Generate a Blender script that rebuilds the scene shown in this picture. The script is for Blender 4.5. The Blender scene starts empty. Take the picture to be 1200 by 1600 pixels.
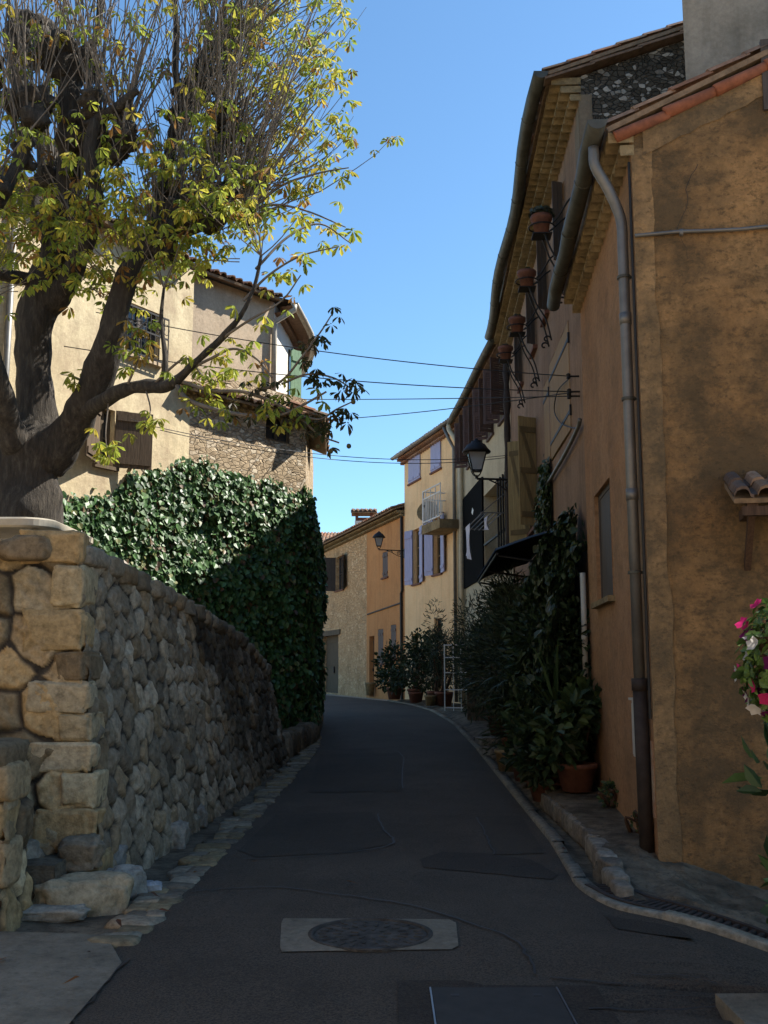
import bpy, math, random
import numpy as np
from mathutils import Vector, noise as mnoise

# ------------------------------------------------------------------ camera, sky, sun, exposure
C = bpy.data.collections.new('street'); bpy.context.scene.collection.children.link(C)
scn = bpy.context.scene
F_PX, EYE = 1600.0, 1.6
PITCH = math.atan(245 / F_PX)
cp, sp = math.cos(PITCH), math.sin(PITCH)
cam = bpy.data.cameras.new('camera'); camo = bpy.data.objects.new('camera', cam); C.objects.link(camo)
camo.location = (0, 0, EYE); camo.rotation_euler = (math.pi / 2 + PITCH, 0, 0)
cam.sensor_fit = 'VERTICAL'; cam.sensor_height = 36; cam.lens = 36 * F_PX / 1600
cam.clip_start = 0.05; cam.clip_end = 3000
scn.camera = camo

SUN = Vector((1.0, 0.35, 1.15)).normalized()
w = bpy.data.worlds.new('World'); scn.world = w; w.use_nodes = True
nt = w.node_tree; bg = nt.nodes['Background']
sky = nt.nodes.new('ShaderNodeTexSky'); sky.sky_type = 'NISHITA'; sky.sun_disc = False
sky.sun_elevation = math.asin(SUN.z); sky.sun_rotation = math.atan2(SUN.x, SUN.y)
sky.air_density = 1.0; sky.dust_density = 0.3; sky.ozone_density = 4.0; sky.altitude = 200
tn = nt.nodes.new('ShaderNodeMix'); tn.data_type = 'RGBA'; tn.blend_type = 'MULTIPLY'; tn.inputs[0].default_value = 1; tn.inputs[7].default_value = (.84, 1.04, 1.06, 1)
nt.links.new(sky.outputs[0], tn.inputs[6]); nt.links.new(tn.outputs[2], bg.inputs[0]); bg.inputs[1].default_value = 0.093
sl = bpy.data.lights.new('sun', 'SUN'); sl.energy = 5.0; sl.angle = math.radians(0.5); sl.color = (1, 0.94, 0.84)
so = bpy.data.objects.new('sun', sl); C.objects.link(so); so.rotation_euler = SUN.to_track_quat('Z', 'Y').to_euler()
so.location = SUN * 60
scn.view_settings.view_transform = 'Standard'; scn.view_settings.look = 'None'
scn.view_settings.exposure = 1.2; scn.view_settings.gamma = 1
scn.cycles.max_bounces = 8; scn.cycles.transparent_max_bounces = 8

# ------------------------------------------------------------------ helpers
Z = Vector((0, 0, 1))
def shade(r, a, b, c): f = r.uniform(a, b); return tuple(x * f for x in c)
V = lambda *a: Vector(a)
def ray(u, v):
    xr, yu = (u - 600) / F_PX, (800 - v) / F_PX
    return Vector((xr, cp - yu * sp, sp + yu * cp))
def P(u, v, y):
    d = ray(u, v); return Vector((0, 0, EYE)) + d * (y / d.y)
def smooth(a, b, x):
    t = min(1, max(0, (x - a) / (b - a))); return t * t * (3 - 2 * t)
GP = [(-200, 0), (8, 0), (13, .05), (18, .15), (22, .26), (25, .36), (29, .46), (34, .5), (900, .5)]
def interp(tab, x):
    if x <= tab[0][0]: return tab[0][1]
    for (a, b), (c, d) in zip(tab, tab[1:]):
        if x <= c: return b + (d - b) * (x - a) / (c - a)
    return tab[-1][1]
def gz(x, y):
    z = interp(GP, y)
    return z - 0.26 * smooth(1.7, 3.2, x) * (1 - smooth(8.2, 9.2, y))
def G(u, v, dz=0.0):
    d = ray(u, v); p = None; h = 0
    for _ in range(8):
        t = (h - EYE) / d.z; p = Vector((0, 0, EYE)) + d * t; h = gz(p.x, p.y) + dz
    return p

class MB:
    def __init__(s): s.v = []; s.f = []; s.m = []; s.c = []; s.col = (1, 1, 1); s.mi = 0
    def vert(s, p): s.v.append(tuple(p)); s.c.append(s.col); return len(s.v) - 1
    def face(s, ids): s.f.append(tuple(ids)); s.m.append(s.mi)
    def poly(s, pts): s.face([s.vert(p) for p in pts])
    def abox(s, o, ax, ay, az):
        o, ax, ay, az = map(Vector, (o, ax, ay, az))
        if ax.cross(ay).dot(az) < 0: ax, ay = ay, ax
        i = [s.vert(o + a * ax + b * ay + c * az) for c in (0, 1) for b in (0, 1) for a in (0, 1)]
        for q in ((0, 2, 3, 1), (4, 5, 7, 6), (0, 1, 5, 4), (2, 6, 7, 3), (0, 4, 6, 2), (1, 3, 7, 5)): s.face([i[k] for k in q])
    def tube(s, pts, r, n=8, cap=True):
        pts = [Vector(p) for p in pts]
        rs = r if isinstance(r, (list, tuple)) else [r] * len(pts)
        t = (pts[1] - pts[0]).normalized(); a = t.orthogonal().normalized(); rings = []
        for i, p in enumerate(pts):
            t2 = (pts[min(i + 1, len(pts) - 1)] - pts[max(i - 1, 0)]).normalized()
            a = (a - t2 * a.dot(t2)).normalized(); b = t2.cross(a)
            rings.append([s.vert(p + (a * math.cos(2 * math.pi * k / n) + b * math.sin(2 * math.pi * k / n)) * rs[i]) for k in range(n)])
        for A, B in zip(rings, rings[1:]):
            for k in range(n): s.face((A[k], A[(k + 1) % n], B[(k + 1) % n], B[k]))
        if cap: s.face(rings[0][::-1]); s.face(rings[-1])
    def sweep(s, pts, prof, up=Z):                      # prof: closed loop of (side, up) offsets
        pts = [Vector(p) for p in pts]; rings = []
        for i, p in enumerate(pts):
            t = (pts[min(i + 1, len(pts) - 1)] - pts[max(i - 1, 0)]).normalized()
            a = t.cross(up).normalized(); b = a.cross(t)
            rings.append([s.vert(p + a * x + b * y) for x, y in prof])
        n = len(prof)
        for A, B in zip(rings, rings[1:]):
            for k in range(n): s.face((A[k], A[(k + 1) % n], B[(k + 1) % n], B[k]))
        s.face(rings[0][::-1]); s.face(rings[-1])
    def lathe(s, prof, o, n=16, rot=0, capb=True, capt=True):   # prof: (radius, z)
        o = Vector(o); rings = []
        for r, z in prof: rings.append([s.vert(o + Vector((r * math.cos(2 * math.pi * k / n + rot), r * math.sin(2 * math.pi * k / n + rot), z))) for k in range(n)])
        for A, B in zip(rings, rings[1:]):
            for k in range(n): s.face((A[k], A[(k + 1) % n], B[(k + 1) % n], B[k]))
        if capb: s.face(rings[0][::-1])
        if capt: s.face(rings[-1])
    def grid(s, rows):                                   # rows of points
        ids = [[s.vert(p) for p in r] for r in rows]
        for A, B in zip(ids, ids[1:]):
            for k in range(len(A) - 1): s.face((A[k], A[k + 1], B[k + 1], B[k]))
    def arrays(s, pts, faces, cols):
        b = len(s.v); s.v += [tuple(p) for p in pts]; s.c += [tuple(c) for c in cols]
        s.f += [tuple(int(k) + b for k in f) for f in faces]; s.m += [s.mi] * len(faces)
    def build(s, name, mats, parent=None, smoothed=False, loc=None):
        me = bpy.data.meshes.new(name); off = Vector(loc) if loc is not None else (wl(parent) if parent else Vector())
        me.from_pydata([(a - off.x, b - off.y, c - off.z) for a, b, c in s.v], [], s.f)
        mats = mats if isinstance(mats, (list, tuple)) else [mats]
        for m in mats: me.materials.append(m)
        me.polygons.foreach_set('material_index', s.m)
        if smoothed: me.polygons.foreach_set('use_smooth', [True] * len(s.f))
        at = me.color_attributes.new('tint', 'FLOAT_COLOR', 'POINT')
        at.data.foreach_set('color', np.c_[np.array(s.c, dtype=np.float32).reshape(-1, 3), np.ones(len(s.c), np.float32)].ravel())
        me.update(); o = bpy.data.objects.new(name, me); C.objects.link(o)
        if parent: o.parent = parent
        elif loc is not None: o.location = off
        return o
def wl(o):
    p = Vector(o.location)
    while o.parent: o = o.parent; p += Vector(o.location)
    return p
def thing(name, label, cat, loc, group=None):
    o = bpy.data.objects.new(name, None); C.objects.link(o); o.location = loc; o.empty_display_size = .2
    o['label'] = label; o['category'] = cat
    if group: o['group'] = group
    return o
def tag(o, label, cat, group=None):
    o['label'] = label; o['category'] = cat
    if group: o['group'] = group
    return o
def copy_tree(o, loc=None, parent=None, label=None):
    c = o.copy(); C.objects.link(c)
    if parent: c.parent = parent
    if loc is not None: c.location = loc
    if label: c['label'] = label
    for ch in list(o.children): copy_tree(ch, None, c)
    return c
def structure(o): o['kind'] = 'structure'; return o

class Frame:                                             # a facade: O on the plan, D along it, N outward
    def __init__(s, a, b, left=True):
        s.O = Vector((a[0], a[1], 0)); e = Vector((b[0], b[1], 0)) - s.O; s.L = e.length; s.D = e.normalized()
        s.N = Vector((-s.D.y, s.D.x, 0)) if left else Vector((s.D.y, -s.D.x, 0))
    def pt(s, a, z, n=0.0): return s.O + s.D * a + s.N * n + Z * z
    def px(s, u, v, n=0.0):
        d = ray(u, v); e = Vector((0, 0, EYE)); t = (s.O + s.N * n - e).dot(s.N) / d.dot(s.N); p = e + d * t
        return (p - s.O).dot(s.D), p.z
    def box(s, mb, a0, a1, z0, z1, n0, n1): mb.abox(s.pt(a0, z0, n0), s.D * (a1 - a0), Z * (z1 - z0), s.N * (n1 - n0))
def wallsheet(mb, F, a0, a1, z0, z1, holes=(), depth=.22, step=.6, amp=.008, ztop=None, seed=0):
    A = sorted({a0, a1, *[h[0] for h in holes], *[h[1] for h in holes]}); A = [a for a in A if a0 <= a <= a1]
    Q = sorted({z0, z1, *[h[2] for h in holes], *[h[3] for h in holes]}); Q = [q for q in Q if z0 <= q <= z1]
    def fine(T):
        o = [T[0]]
        for p, q in zip(T, T[1:]):
            n = max(1, int((q - p) / step)); o += [p + (q - p) * k / n for k in range(1, n + 1)]
        return o
    A, Q = fine(A), fine(Q); ids = {}
    def vid(i, j):
        if (i, j) not in ids:
            z = Q[j]
            if ztop: z = z0 + (z - z0) * (ztop(A[i]) - z0) / (z1 - z0)
            p = F.pt(A[i], z); ed = i in (0, len(A) - 1)
            nn = mnoise.noise(p * 0.9 + Vector((seed, 0, 0))) * amp * (1 if not ed else .5)
            ids[i, j] = mb.vert(p + F.N * nn)
        return ids[i, j]
    for i in range(len(A) - 1):
        for j in range(len(Q) - 1):
            ca, cq = (A[i] + A[i + 1]) / 2, (Q[j] + Q[j + 1]) / 2
            if any(h[0] < ca < h[1] and h[2] < cq < h[3] for h in holes): continue
            mb.face((vid(i, j), vid(i + 1, j), vid(i + 1, j + 1), vid(i, j + 1)))
    for h in holes:
        c = [(h[0], h[2]), (h[1], h[2]), (h[1], h[3]), (h[0], h[3])]
        for (p, q), (r, t) in zip(c, c[1:] + c[:1]):
            mb.poly([F.pt(p, q, .004), F.pt(r, t, .004), F.pt(r, t, -depth), F.pt(p, q, -depth)])

# ------------------------------------------------------------------ materials
def new_mat(name):
    m = bpy.data.materials.new(name); m.use_nodes = True; n = m.node_tree
    return m, n, n.nodes['Principled BSDF']
def node(n, t, **k):
    x = n.nodes.new(t)
    for a, b in k.items():
        if a in x.inputs.keys(): x.inputs[a].default_value = b
        else: setattr(x, a, b)
    return x
def noise_node(n, co, scale, detail=6, rough=.6):
    x = node(n, 'ShaderNodeTexNoise'); x.inputs['Scale'].default_value = scale; x.inputs['Detail'].default_value = detail
    x.inputs['Roughness'].default_value = rough; n.links.new(co, x.inputs['Vector']); return x.outputs['Fac']
def ramp(n, fac, stops):
    r = node(n, 'ShaderNodeValToRGB'); e = r.color_ramp.elements
    while len(e) < len(stops): e.new(.5)
    for k, (p, c) in enumerate(stops):
        e[k].position = p; e[k].color = (*c, 1) if len(c) == 3 else c
    n.links.new(fac, r.inputs[0]); return r.outputs[0]
def mix(n, fac, a, b, mode='MIX'):
    x = node(n, 'ShaderNodeMix', data_type='RGBA', blend_type=mode)
    for s, i in ((fac, 0), (a, 6), (b, 7)):
        if isinstance(s, (int, float)): x.inputs[i].default_value = s
        elif isinstance(s, tuple): x.inputs[i].default_value = (*s, 1)
        else: n.links.new(s, x.inputs[i])
    return x.outputs[2]
def coords(n, scale=(1, 1, 1), world=False):
    t = node(n, 'ShaderNodeTexCoord'); mp = node(n, 'ShaderNodeMapping'); mp.inputs['Scale'].default_value = scale
    n.links.new(t.outputs['Object'], mp.inputs['Vector']); return mp.outputs['Vector']
def bump(n, b, h, strength, dist=.02, prev=None):
    x = node(n, 'ShaderNodeBump'); x.inputs['Strength'].default_value = strength; x.inputs['Distance'].default_value = dist
    n.links.new(h, x.inputs['Height'])
    if prev: n.links.new(prev, x.inputs['Normal'])
    n.links.new(x.outputs[0], b.inputs['Normal']); return x.outputs[0]
B = (0, 0, 0); W = (1, 1, 1)
def plaster(name, c1, c2, dirt=(.06, .05, .04), dirt_amt=.5, streak=.35, big=.7, rough=.92, bmp=.5, lo=.5, hi=.72, mottle=0):
    m, n, b = new_mat(name); co = coords(n)
    base = mix(n, ramp(n, noise_node(n, co, big, 8, .65), [(.35, B), (.65, W)]), c1, c2)
    fine = noise_node(n, co, 22, 8, .7)
    base = mix(n, .45, base, ramp(n, fine, [(.3, (.35, .35, .35)), (.7, (.75, .75, .75))]), 'OVERLAY')
    st = noise_node(n, coords(n, (3, 3, .25)), 1.6, 6, .65)
    sf = node(n, 'ShaderNodeMath', operation='MULTIPLY'); sf.inputs[1].default_value = streak
    n.links.new(ramp(n, st, [(.5, B), (.72, W)]), sf.inputs[0])
    base = mix(n, sf.outputs[0], base, tuple(x * .4 for x in c1))
    d1 = noise_node(n, co, big * 1.3 + .15, 12, .72)
    df = node(n, 'ShaderNodeMath', operation='MULTIPLY'); df.inputs[1].default_value = dirt_amt
    n.links.new(ramp(n, d1, [(lo, B), (hi, W)]), df.inputs[0])
    base = mix(n, df.outputs[0], base, dirt)
    if mottle:
        for sc_, st_, lo_, hi_ in ((5.0, (1, 1, 1.8), .5, .66), (17.0, (1, 1, 1.3), .52, .64)):
            mf = node(n, 'ShaderNodeMath', operation='MULTIPLY'); mf.inputs[1].default_value = mottle
            n.links.new(ramp(n, noise_node(n, coords(n, st_), sc_, 8, .75), [(lo_, B), (hi_, W)]), mf.inputs[0]); base = mix(n, mf.outputs[0], base, tuple(x * .8 for x in dirt))
    n.links.new(base, b.inputs['Base Color']); b.inputs['Roughness'].default_value = rough; b.inputs['Specular IOR Level'].default_value = .15
    p = bump(n, b, noise_node(n, co, 3.5, 6, .6), bmp * .6, .05)
    bump(n, b, noise_node(n, co, 55, 5, .7), bmp, .01, p); return m
def tinted(name, rough=.9, var=.35, scale=14, bmp=.5, spec=.15, dist=.015, patch=None):
    m, n, b = new_mat(name); co = coords(n)
    a = node(n, 'ShaderNodeVertexColor', layer_name='tint')
    nz = noise_node(n, co, scale, 8, .7)
    c = mix(n, var, a.outputs[0], ramp(n, nz, [(.3, (.1, .1, .1)), (.7, (.85, .85, .85))]), 'OVERLAY')
    if patch:
        c = mix(n, ramp(n, noise_node(n, co, patch[1], 10, .7), [(patch[2], B), (patch[2] + .2, W)]), c, patch[0])
    n.links.new(c, b.inputs['Base Color']); b.inputs['Roughness'].default_value = rough; b.inputs['Specular IOR Level'].default_value = spec
    if bmp: bump(n, b, nz, bmp, dist)
    return m
def plain(name, c, rough=.6, metal=0, var=.3, scale=9, bmp=.15, spec=.4, stretch=(1, 1, 1)):
    m, n, b = new_mat(name); co = coords(n, stretch); nz = noise_node(n, co, scale, 6, .65)
    col = mix(n, ramp(n, nz, [(.3, B), (.7, W)]), tuple(x * (1 - var) for x in c), tuple(min(1, x * (1 + var * .6)) for x in c))
    n.links.new(col, b.inputs['Base Color']); b.inputs['Roughness'].default_value = rough; b.inputs['Metallic'].default_value = metal
    b.inputs['Specular IOR Level'].default_value = spec
    if bmp: bump(n, b, nz, bmp, .01)
    return m
def rubble_mat(name, c1, c2, c3, mortar, scale=4.0, squash=1.6):
    m, n, b = new_mat(name); co0 = coords(n, (1, 1, squash))
    wv = node(n, 'ShaderNodeTexNoise'); wv.inputs['Scale'].default_value = 2.5; n.links.new(co0, wv.inputs['Vector'])
    ad = node(n, 'ShaderNodeMixRGB', blend_type='ADD'); ad.inputs[0].default_value = .12; n.links.new(co0, ad.inputs[1]); n.links.new(wv.outputs['Color'], ad.inputs[2])
    vo = node(n, 'ShaderNodeTexVoronoi', feature='F1'); vo.inputs['Scale'].default_value = scale; n.links.new(ad.outputs[0], vo.inputs['Vector'])
    ve = node(n, 'ShaderNodeTexVoronoi', feature='DISTANCE_TO_EDGE'); ve.inputs['Scale'].default_value = scale; n.links.new(ad.outputs[0], ve.inputs['Vector'])
    sx = node(n, 'ShaderNodeSeparateColor'); n.links.new(vo.outputs['Color'], sx.inputs[0])
    base = ramp(n, sx.outputs[0], [(0, c1), (.45, c2), (.68, tuple((x + y) / 2 for x, y in zip(c2, c1))), (.93, c3)])
    base = mix(n, .5, base, ramp(n, noise_node(n, coords(n), 18, 8, .7), [(.3, (.2, .2, .2)), (.7, (.8, .8, .8))]), 'OVERLAY')
    e = ramp(n, ve.outputs['Distance'], [(.01, (.2, .2, .2)), (.09, W)])
    base = mix(n, e, mortar, base)
    base = mix(n, ramp(n, noise_node(n, coords(n), .9, 10, .7), [(.52, B), (.75, (.6, .6, .6))]), base, tuple(x * .35 for x in c1))
    n.links.new(base, b.inputs['Base Color']); b.inputs['Roughness'].default_value = .95; b.inputs['Specular IOR Level'].default_value = .1
    p = bump(n, b, e, .9, .04); bump(n, b, noise_node(n, coords(n), 20, 6, .7), .5, .02, p); return m
def leafmat(name, trans=.35, rough=.5, spec=.3):
    m, n, b = new_mat(name); a = node(n, 'ShaderNodeVertexColor', layer_name='tint')
    nz = noise_node(n, coords(n), 30, 3)
    c = mix(n, .3, a.outputs[0], ramp(n, nz, [(.3, (.3, .3, .3)), (.7, (.7, .7, .7))]), 'OVERLAY')
    n.links.new(c, b.inputs['Base Color']); b.inputs['Roughness'].default_value = rough; b.inputs['Specular IOR Level'].default_value = spec
    t = node(n, 'ShaderNodeBsdfTranslucent'); n.links.new(c, t.inputs[0])
    x = node(n, 'ShaderNodeMixShader'); x.inputs[0].default_value = trans
    n.links.new(b.outputs[0], x.inputs[1]); n.links.new(t.outputs[0], x.inputs[2])
    n.links.new(x.outputs[0], n.nodes['Material Output'].inputs[0]); return m

def asphalt(name, c, patchy=.5):
    m, n, b = new_mat(name); co = coords(n)
    base = mix(n, ramp(n, noise_node(n, co, .55, 8, .6), [(.35, B), (.68, W)]), tuple(x * (1 - .35 * patchy) for x in c), tuple(x * (1 + .5 * patchy) for x in c))
    g = noise_node(n, co, 75, 4, .85)
    base = mix(n, .75, base, ramp(n, g, [(.38, (.05, .05, .05)), (.6, (.9, .9, .9))]), 'OVERLAY')
    sp_ = node(n, 'ShaderNodeTexVoronoi'); sp_.inputs['Scale'].default_value = 42; n.links.new(co, sp_.inputs['Vector'])
    base = mix(n, ramp(n, sp_.outputs['Distance'], [(.10, (.65, .65, .65)), (.2, B)]), base, tuple(x * 2.4 for x in c))
    st_ = noise_node(n, co, 1.7, 10, .75); base = mix(n, ramp(n, st_, [(.5, B), (.68, (.55, .55, .55))]), base, tuple(x * .55 for x in c))
    base = mix(n, ramp(n, noise_node(n, coords(n, (1, .25, 1)), 1.3, 6, .7), [(.52, B), (.75, (.45, .45, .45))]), base, tuple(x * 1.7 for x in c))
    n.links.new(base, b.inputs['Base Color']); b.inputs['Roughness'].default_value = .85; b.inputs['Specular IOR Level'].default_value = .25
    p = bump(n, b, noise_node(n, co, 2.0, 4), .3, .05); bump(n, b, g, .6, .008, p); return m

M = {}
M['asphalt'] = asphalt('asphalt', (.060, .045, .031)); M['patch'] = asphalt('asphalt_patch', (.036, .027, .019), .3)
M['seam'] = plain('tar', (.022, .018, .014), .6)
M['concrete'] = plaster('concrete', (.17, .14, .10), (.22, .185, .135), (.08, .065, .045), .6, .0, 1.2, .92, .8, .48, .68, .35)
M['slab'] = plaster('slab', (.12, .095, .066), (.20, .16, .11), (.05, .04, .028), .75, .0, 2.0, .95, 1.4, .45, .6, .6)
M['soil'] = plaster('soil', (.36, .28, .19), (.44, .35, .25), (.2, .15, .1), .4, 0, 2)
M['stone'] = tinted('stone', .93, .6, 16, .9, .1, .02, ((.035, .03, .025), .8, .58))
M['stone_clean'] = tinted('stone_clean', .93, .6, 16, .9, .1, .02)
M['near_side'] = plaster('ochre_plaster', (.31, .165, .08), (.35, .205, .11), (.16, .10, .055), .65, .15, .7, .92, 1.0, .46, .68, .35)
M['near_front'] = plaster('stained_plaster', (.36, .185, .068), (.42, .25, .11), (.105, .075, .042), .88, .35, .5, .95, 2.0, .37, .56, .72)
M['grey_render'] = plaster('grey_render', (.23, .20, .155), (.28, .25, .2), (.09, .08, .06), .6, .4, .9)
M['tall'] = plaster('rose_plaster', (.22, .14, .09), (.27, .18, .12), (.10, .075, .05), .65, .5, .6)
M['tall_grey'] = plaster('greyed_plaster', (.17, .135, .095), (.21, .17, .12), (.07, .06, .05), .6, .5, .8)
M['gable'] = rubble_mat('mossy_rubble', (.055, .05, .04), (.09, .08, .065), (.36, .34, .30), (.06, .053, .042), 13, 1.5)
M['cream'] = plaster('cream_plaster', (.36, .32, .22), (.42, .37, .26), (.2, .17, .12), .4, .3, .8)
M['peach'] = plaster('peach_plaster', (.74, .47, .245), (.80, .53, .29), (.4, .27, .16), .4, .3, .7)
M['orange'] = plaster('orange_plaster', (.42, .19, .07), (.47, .23, .09), (.26, .13, .06), .5, .4, .9)
M['yellow'] = plaster('yellow_plaster', (.50, .41, .26), (.56, .47, .31), (.30, .22, .15), .75, .3, .75, .93, .6, .48, .66)
M['beige'] = plaster('beige_plaster', (.43, .335, .235), (.48, .385, .28), (.26, .2, .15), .5, .4, .7)
M['white_wall'] = plaster('white_plaster', (.66, .62, .54), (.72, .68, .6), (.4, .36, .3), .4, .3, .8)
M['left_rubble'] = rubble_mat('rubble_wall', (.30, .225, .145), (.46, .36, .24), (.62, .53, .40), (.34, .265, .18), 7.5, 1.9)
M['far_rubble'] = rubble_mat('pale_rubble', (.42, .255, .125), (.54, .355, .19), (.62, .43, .25), (.50, .325, .18), 5.5, 1.5)
M['tile'] = tinted('clay_tile', .9, .5, 12, .5); M['terracotta'] = plain('terracotta', (.15, .06, .037), .85, 0, .4, 7)
M['verge'] = plain('verge_tile', (.25, .085, .04), .9, 0, .6, 6, .6)
M['genoise'] = plaster('genoise', (.24, .175, .09), (.29, .22, .12), (.11, .085, .05), .7, .1, 1.5, .95, .9, .45, .62, .5)
M['zinc'] = plain('zinc', (.16, .155, .145), .5, .5, .25, 5); M['zinc_dark'] = plain('weathered_zinc', (.085, .085, .07), .6, .35, .4, 5)
M['iron'] = plain('iron', (.018, .017, .017), .6, .4, .3, 20); M['cast'] = plain('cast_iron', (.075, .064, .052), .8, .2, .8, 11, .6, .2)
M['steel'] = plain('dark_steel', (.032, .028, .023), .75, .1, .4, 8); M['rail'] = plain('bright_steel', (.3, .3, .31), .35, .9, .2)
M['rust'] = plain('rust_pipe', (.035, .025, .02), .8, .1, .5, 9)
M['brown_wood'] = plain('brown_wood', (.085, .05, .032), .75, 0, .45, 6, .4, .2, (8, 8, .6))
M['old_wood'] = plain('old_wood', (.12, .09, .06), .85, 0, .5, 5, .5, .1, (9, 9, .5))
M['weathered_wood'] = plain('weathered_wood', (.11, .08, .055), .85, 0, .45, 6, .4, .15, (8, 8, .6)); M['shadow_brace'] = plain('shadow_brace', (.13, .095, .045), .8, 0, .3, 6)  # brace colour darkened to stand in for shadow lines on the shutter
M['ochre_wood'] = plain('ochre_wood', (.30, .19, .085), .75, 0, .35, 5, .4, .2, (8, 8, .5))
M['cream_wood'] = plain('cream_wood', (.27, .205, .10), .75, 0, .35, 5, .4, .2, (8, 8, .5))
M['lilac'] = plain('lilac_paint', (.32, .32, .48), .6, 0, .2, 5, .2, .3, (6, 6, .6))
M['red_brown'] = plain('red_brown_paint', (.075, .042, .035), .65, 0, .35, 5, .2, .3, (6, 6, .6))
M['grey_shutter'] = plain('grey_brown_paint', (.075, .06, .05), .7, 0, .3, 5, .2, .3, (6, 6, .6))
M['green_paint'] = plain('green_paint', (.12, .22, .12), .6); M['black_panel'] = plain('black_board', (.006, .006, .006), .95, 0, .3, 9, .1, .03)
M['white'] = plain('white_paint', (.62, .62, .6), .5, 0, .12); M['cream_metal'] = plain('cream_metal', (.36, .32, .25), .5, 0, .2)
M['cream_pipe'] = plain('cream_pipe', (.44, .38, .26), .5, 0, .2); M['meter'] = plain('pale_plastic', (.42, .42, .38), .5, 0, .1)
M['cloth'] = plain('pale_cloth', (.5, .52, .62), .9, 0, .2); M['cable'] = plain('cable', (.012, .012, .013), .6)
M['dark'] = plain('loggia_shade', (.012, .011, .01), .9)
m, n, b = new_mat('window_glass'); b.inputs['Base Color'].default_value = (.02, .024, .028, 1); b.inputs['Roughness'].default_value = .08; M['glass'] = m
m, n, b = new_mat('lantern_glass'); b.inputs['Base Color'].default_value = (.55, .56, .55, 1); b.inputs['Roughness'].default_value = .25; b.inputs['Transmission Weight'].default_value = .6; M['lglass'] = m
M['leaf'] = leafmat('chestnut_leaf', .5, .5, .25); M['ivy'] = leafmat('ivy_leaf', .15, .45, .35); M['shrub'] = leafmat('shrub_leaf', .2, .5, .3)
M['petal'] = leafmat('petal', .5, .7, .1); M['ivy_core'] = plain('ivy_dark_hull', (.02, .03, .014), .95, 0, .4, 8)
m, n, b = new_mat('bark'); co = coords(n, (7, 7, 1.4)); nz = noise_node(n, co, 3.2, 9, .7)
n.links.new(ramp(n, nz, [(.32, (.014, .011, .008)), (.52, (.04, .032, .024)), (.78, (.11, .095, .075))]), b.inputs['Base Color'])
b.inputs['Roughness'].default_value = .95; bump(n, b, nz, 1.0, .04); M['bark'] = m
M['twig'] = plain('twig', (.14, .115, .09), .8, 0, .4, 6)

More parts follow.
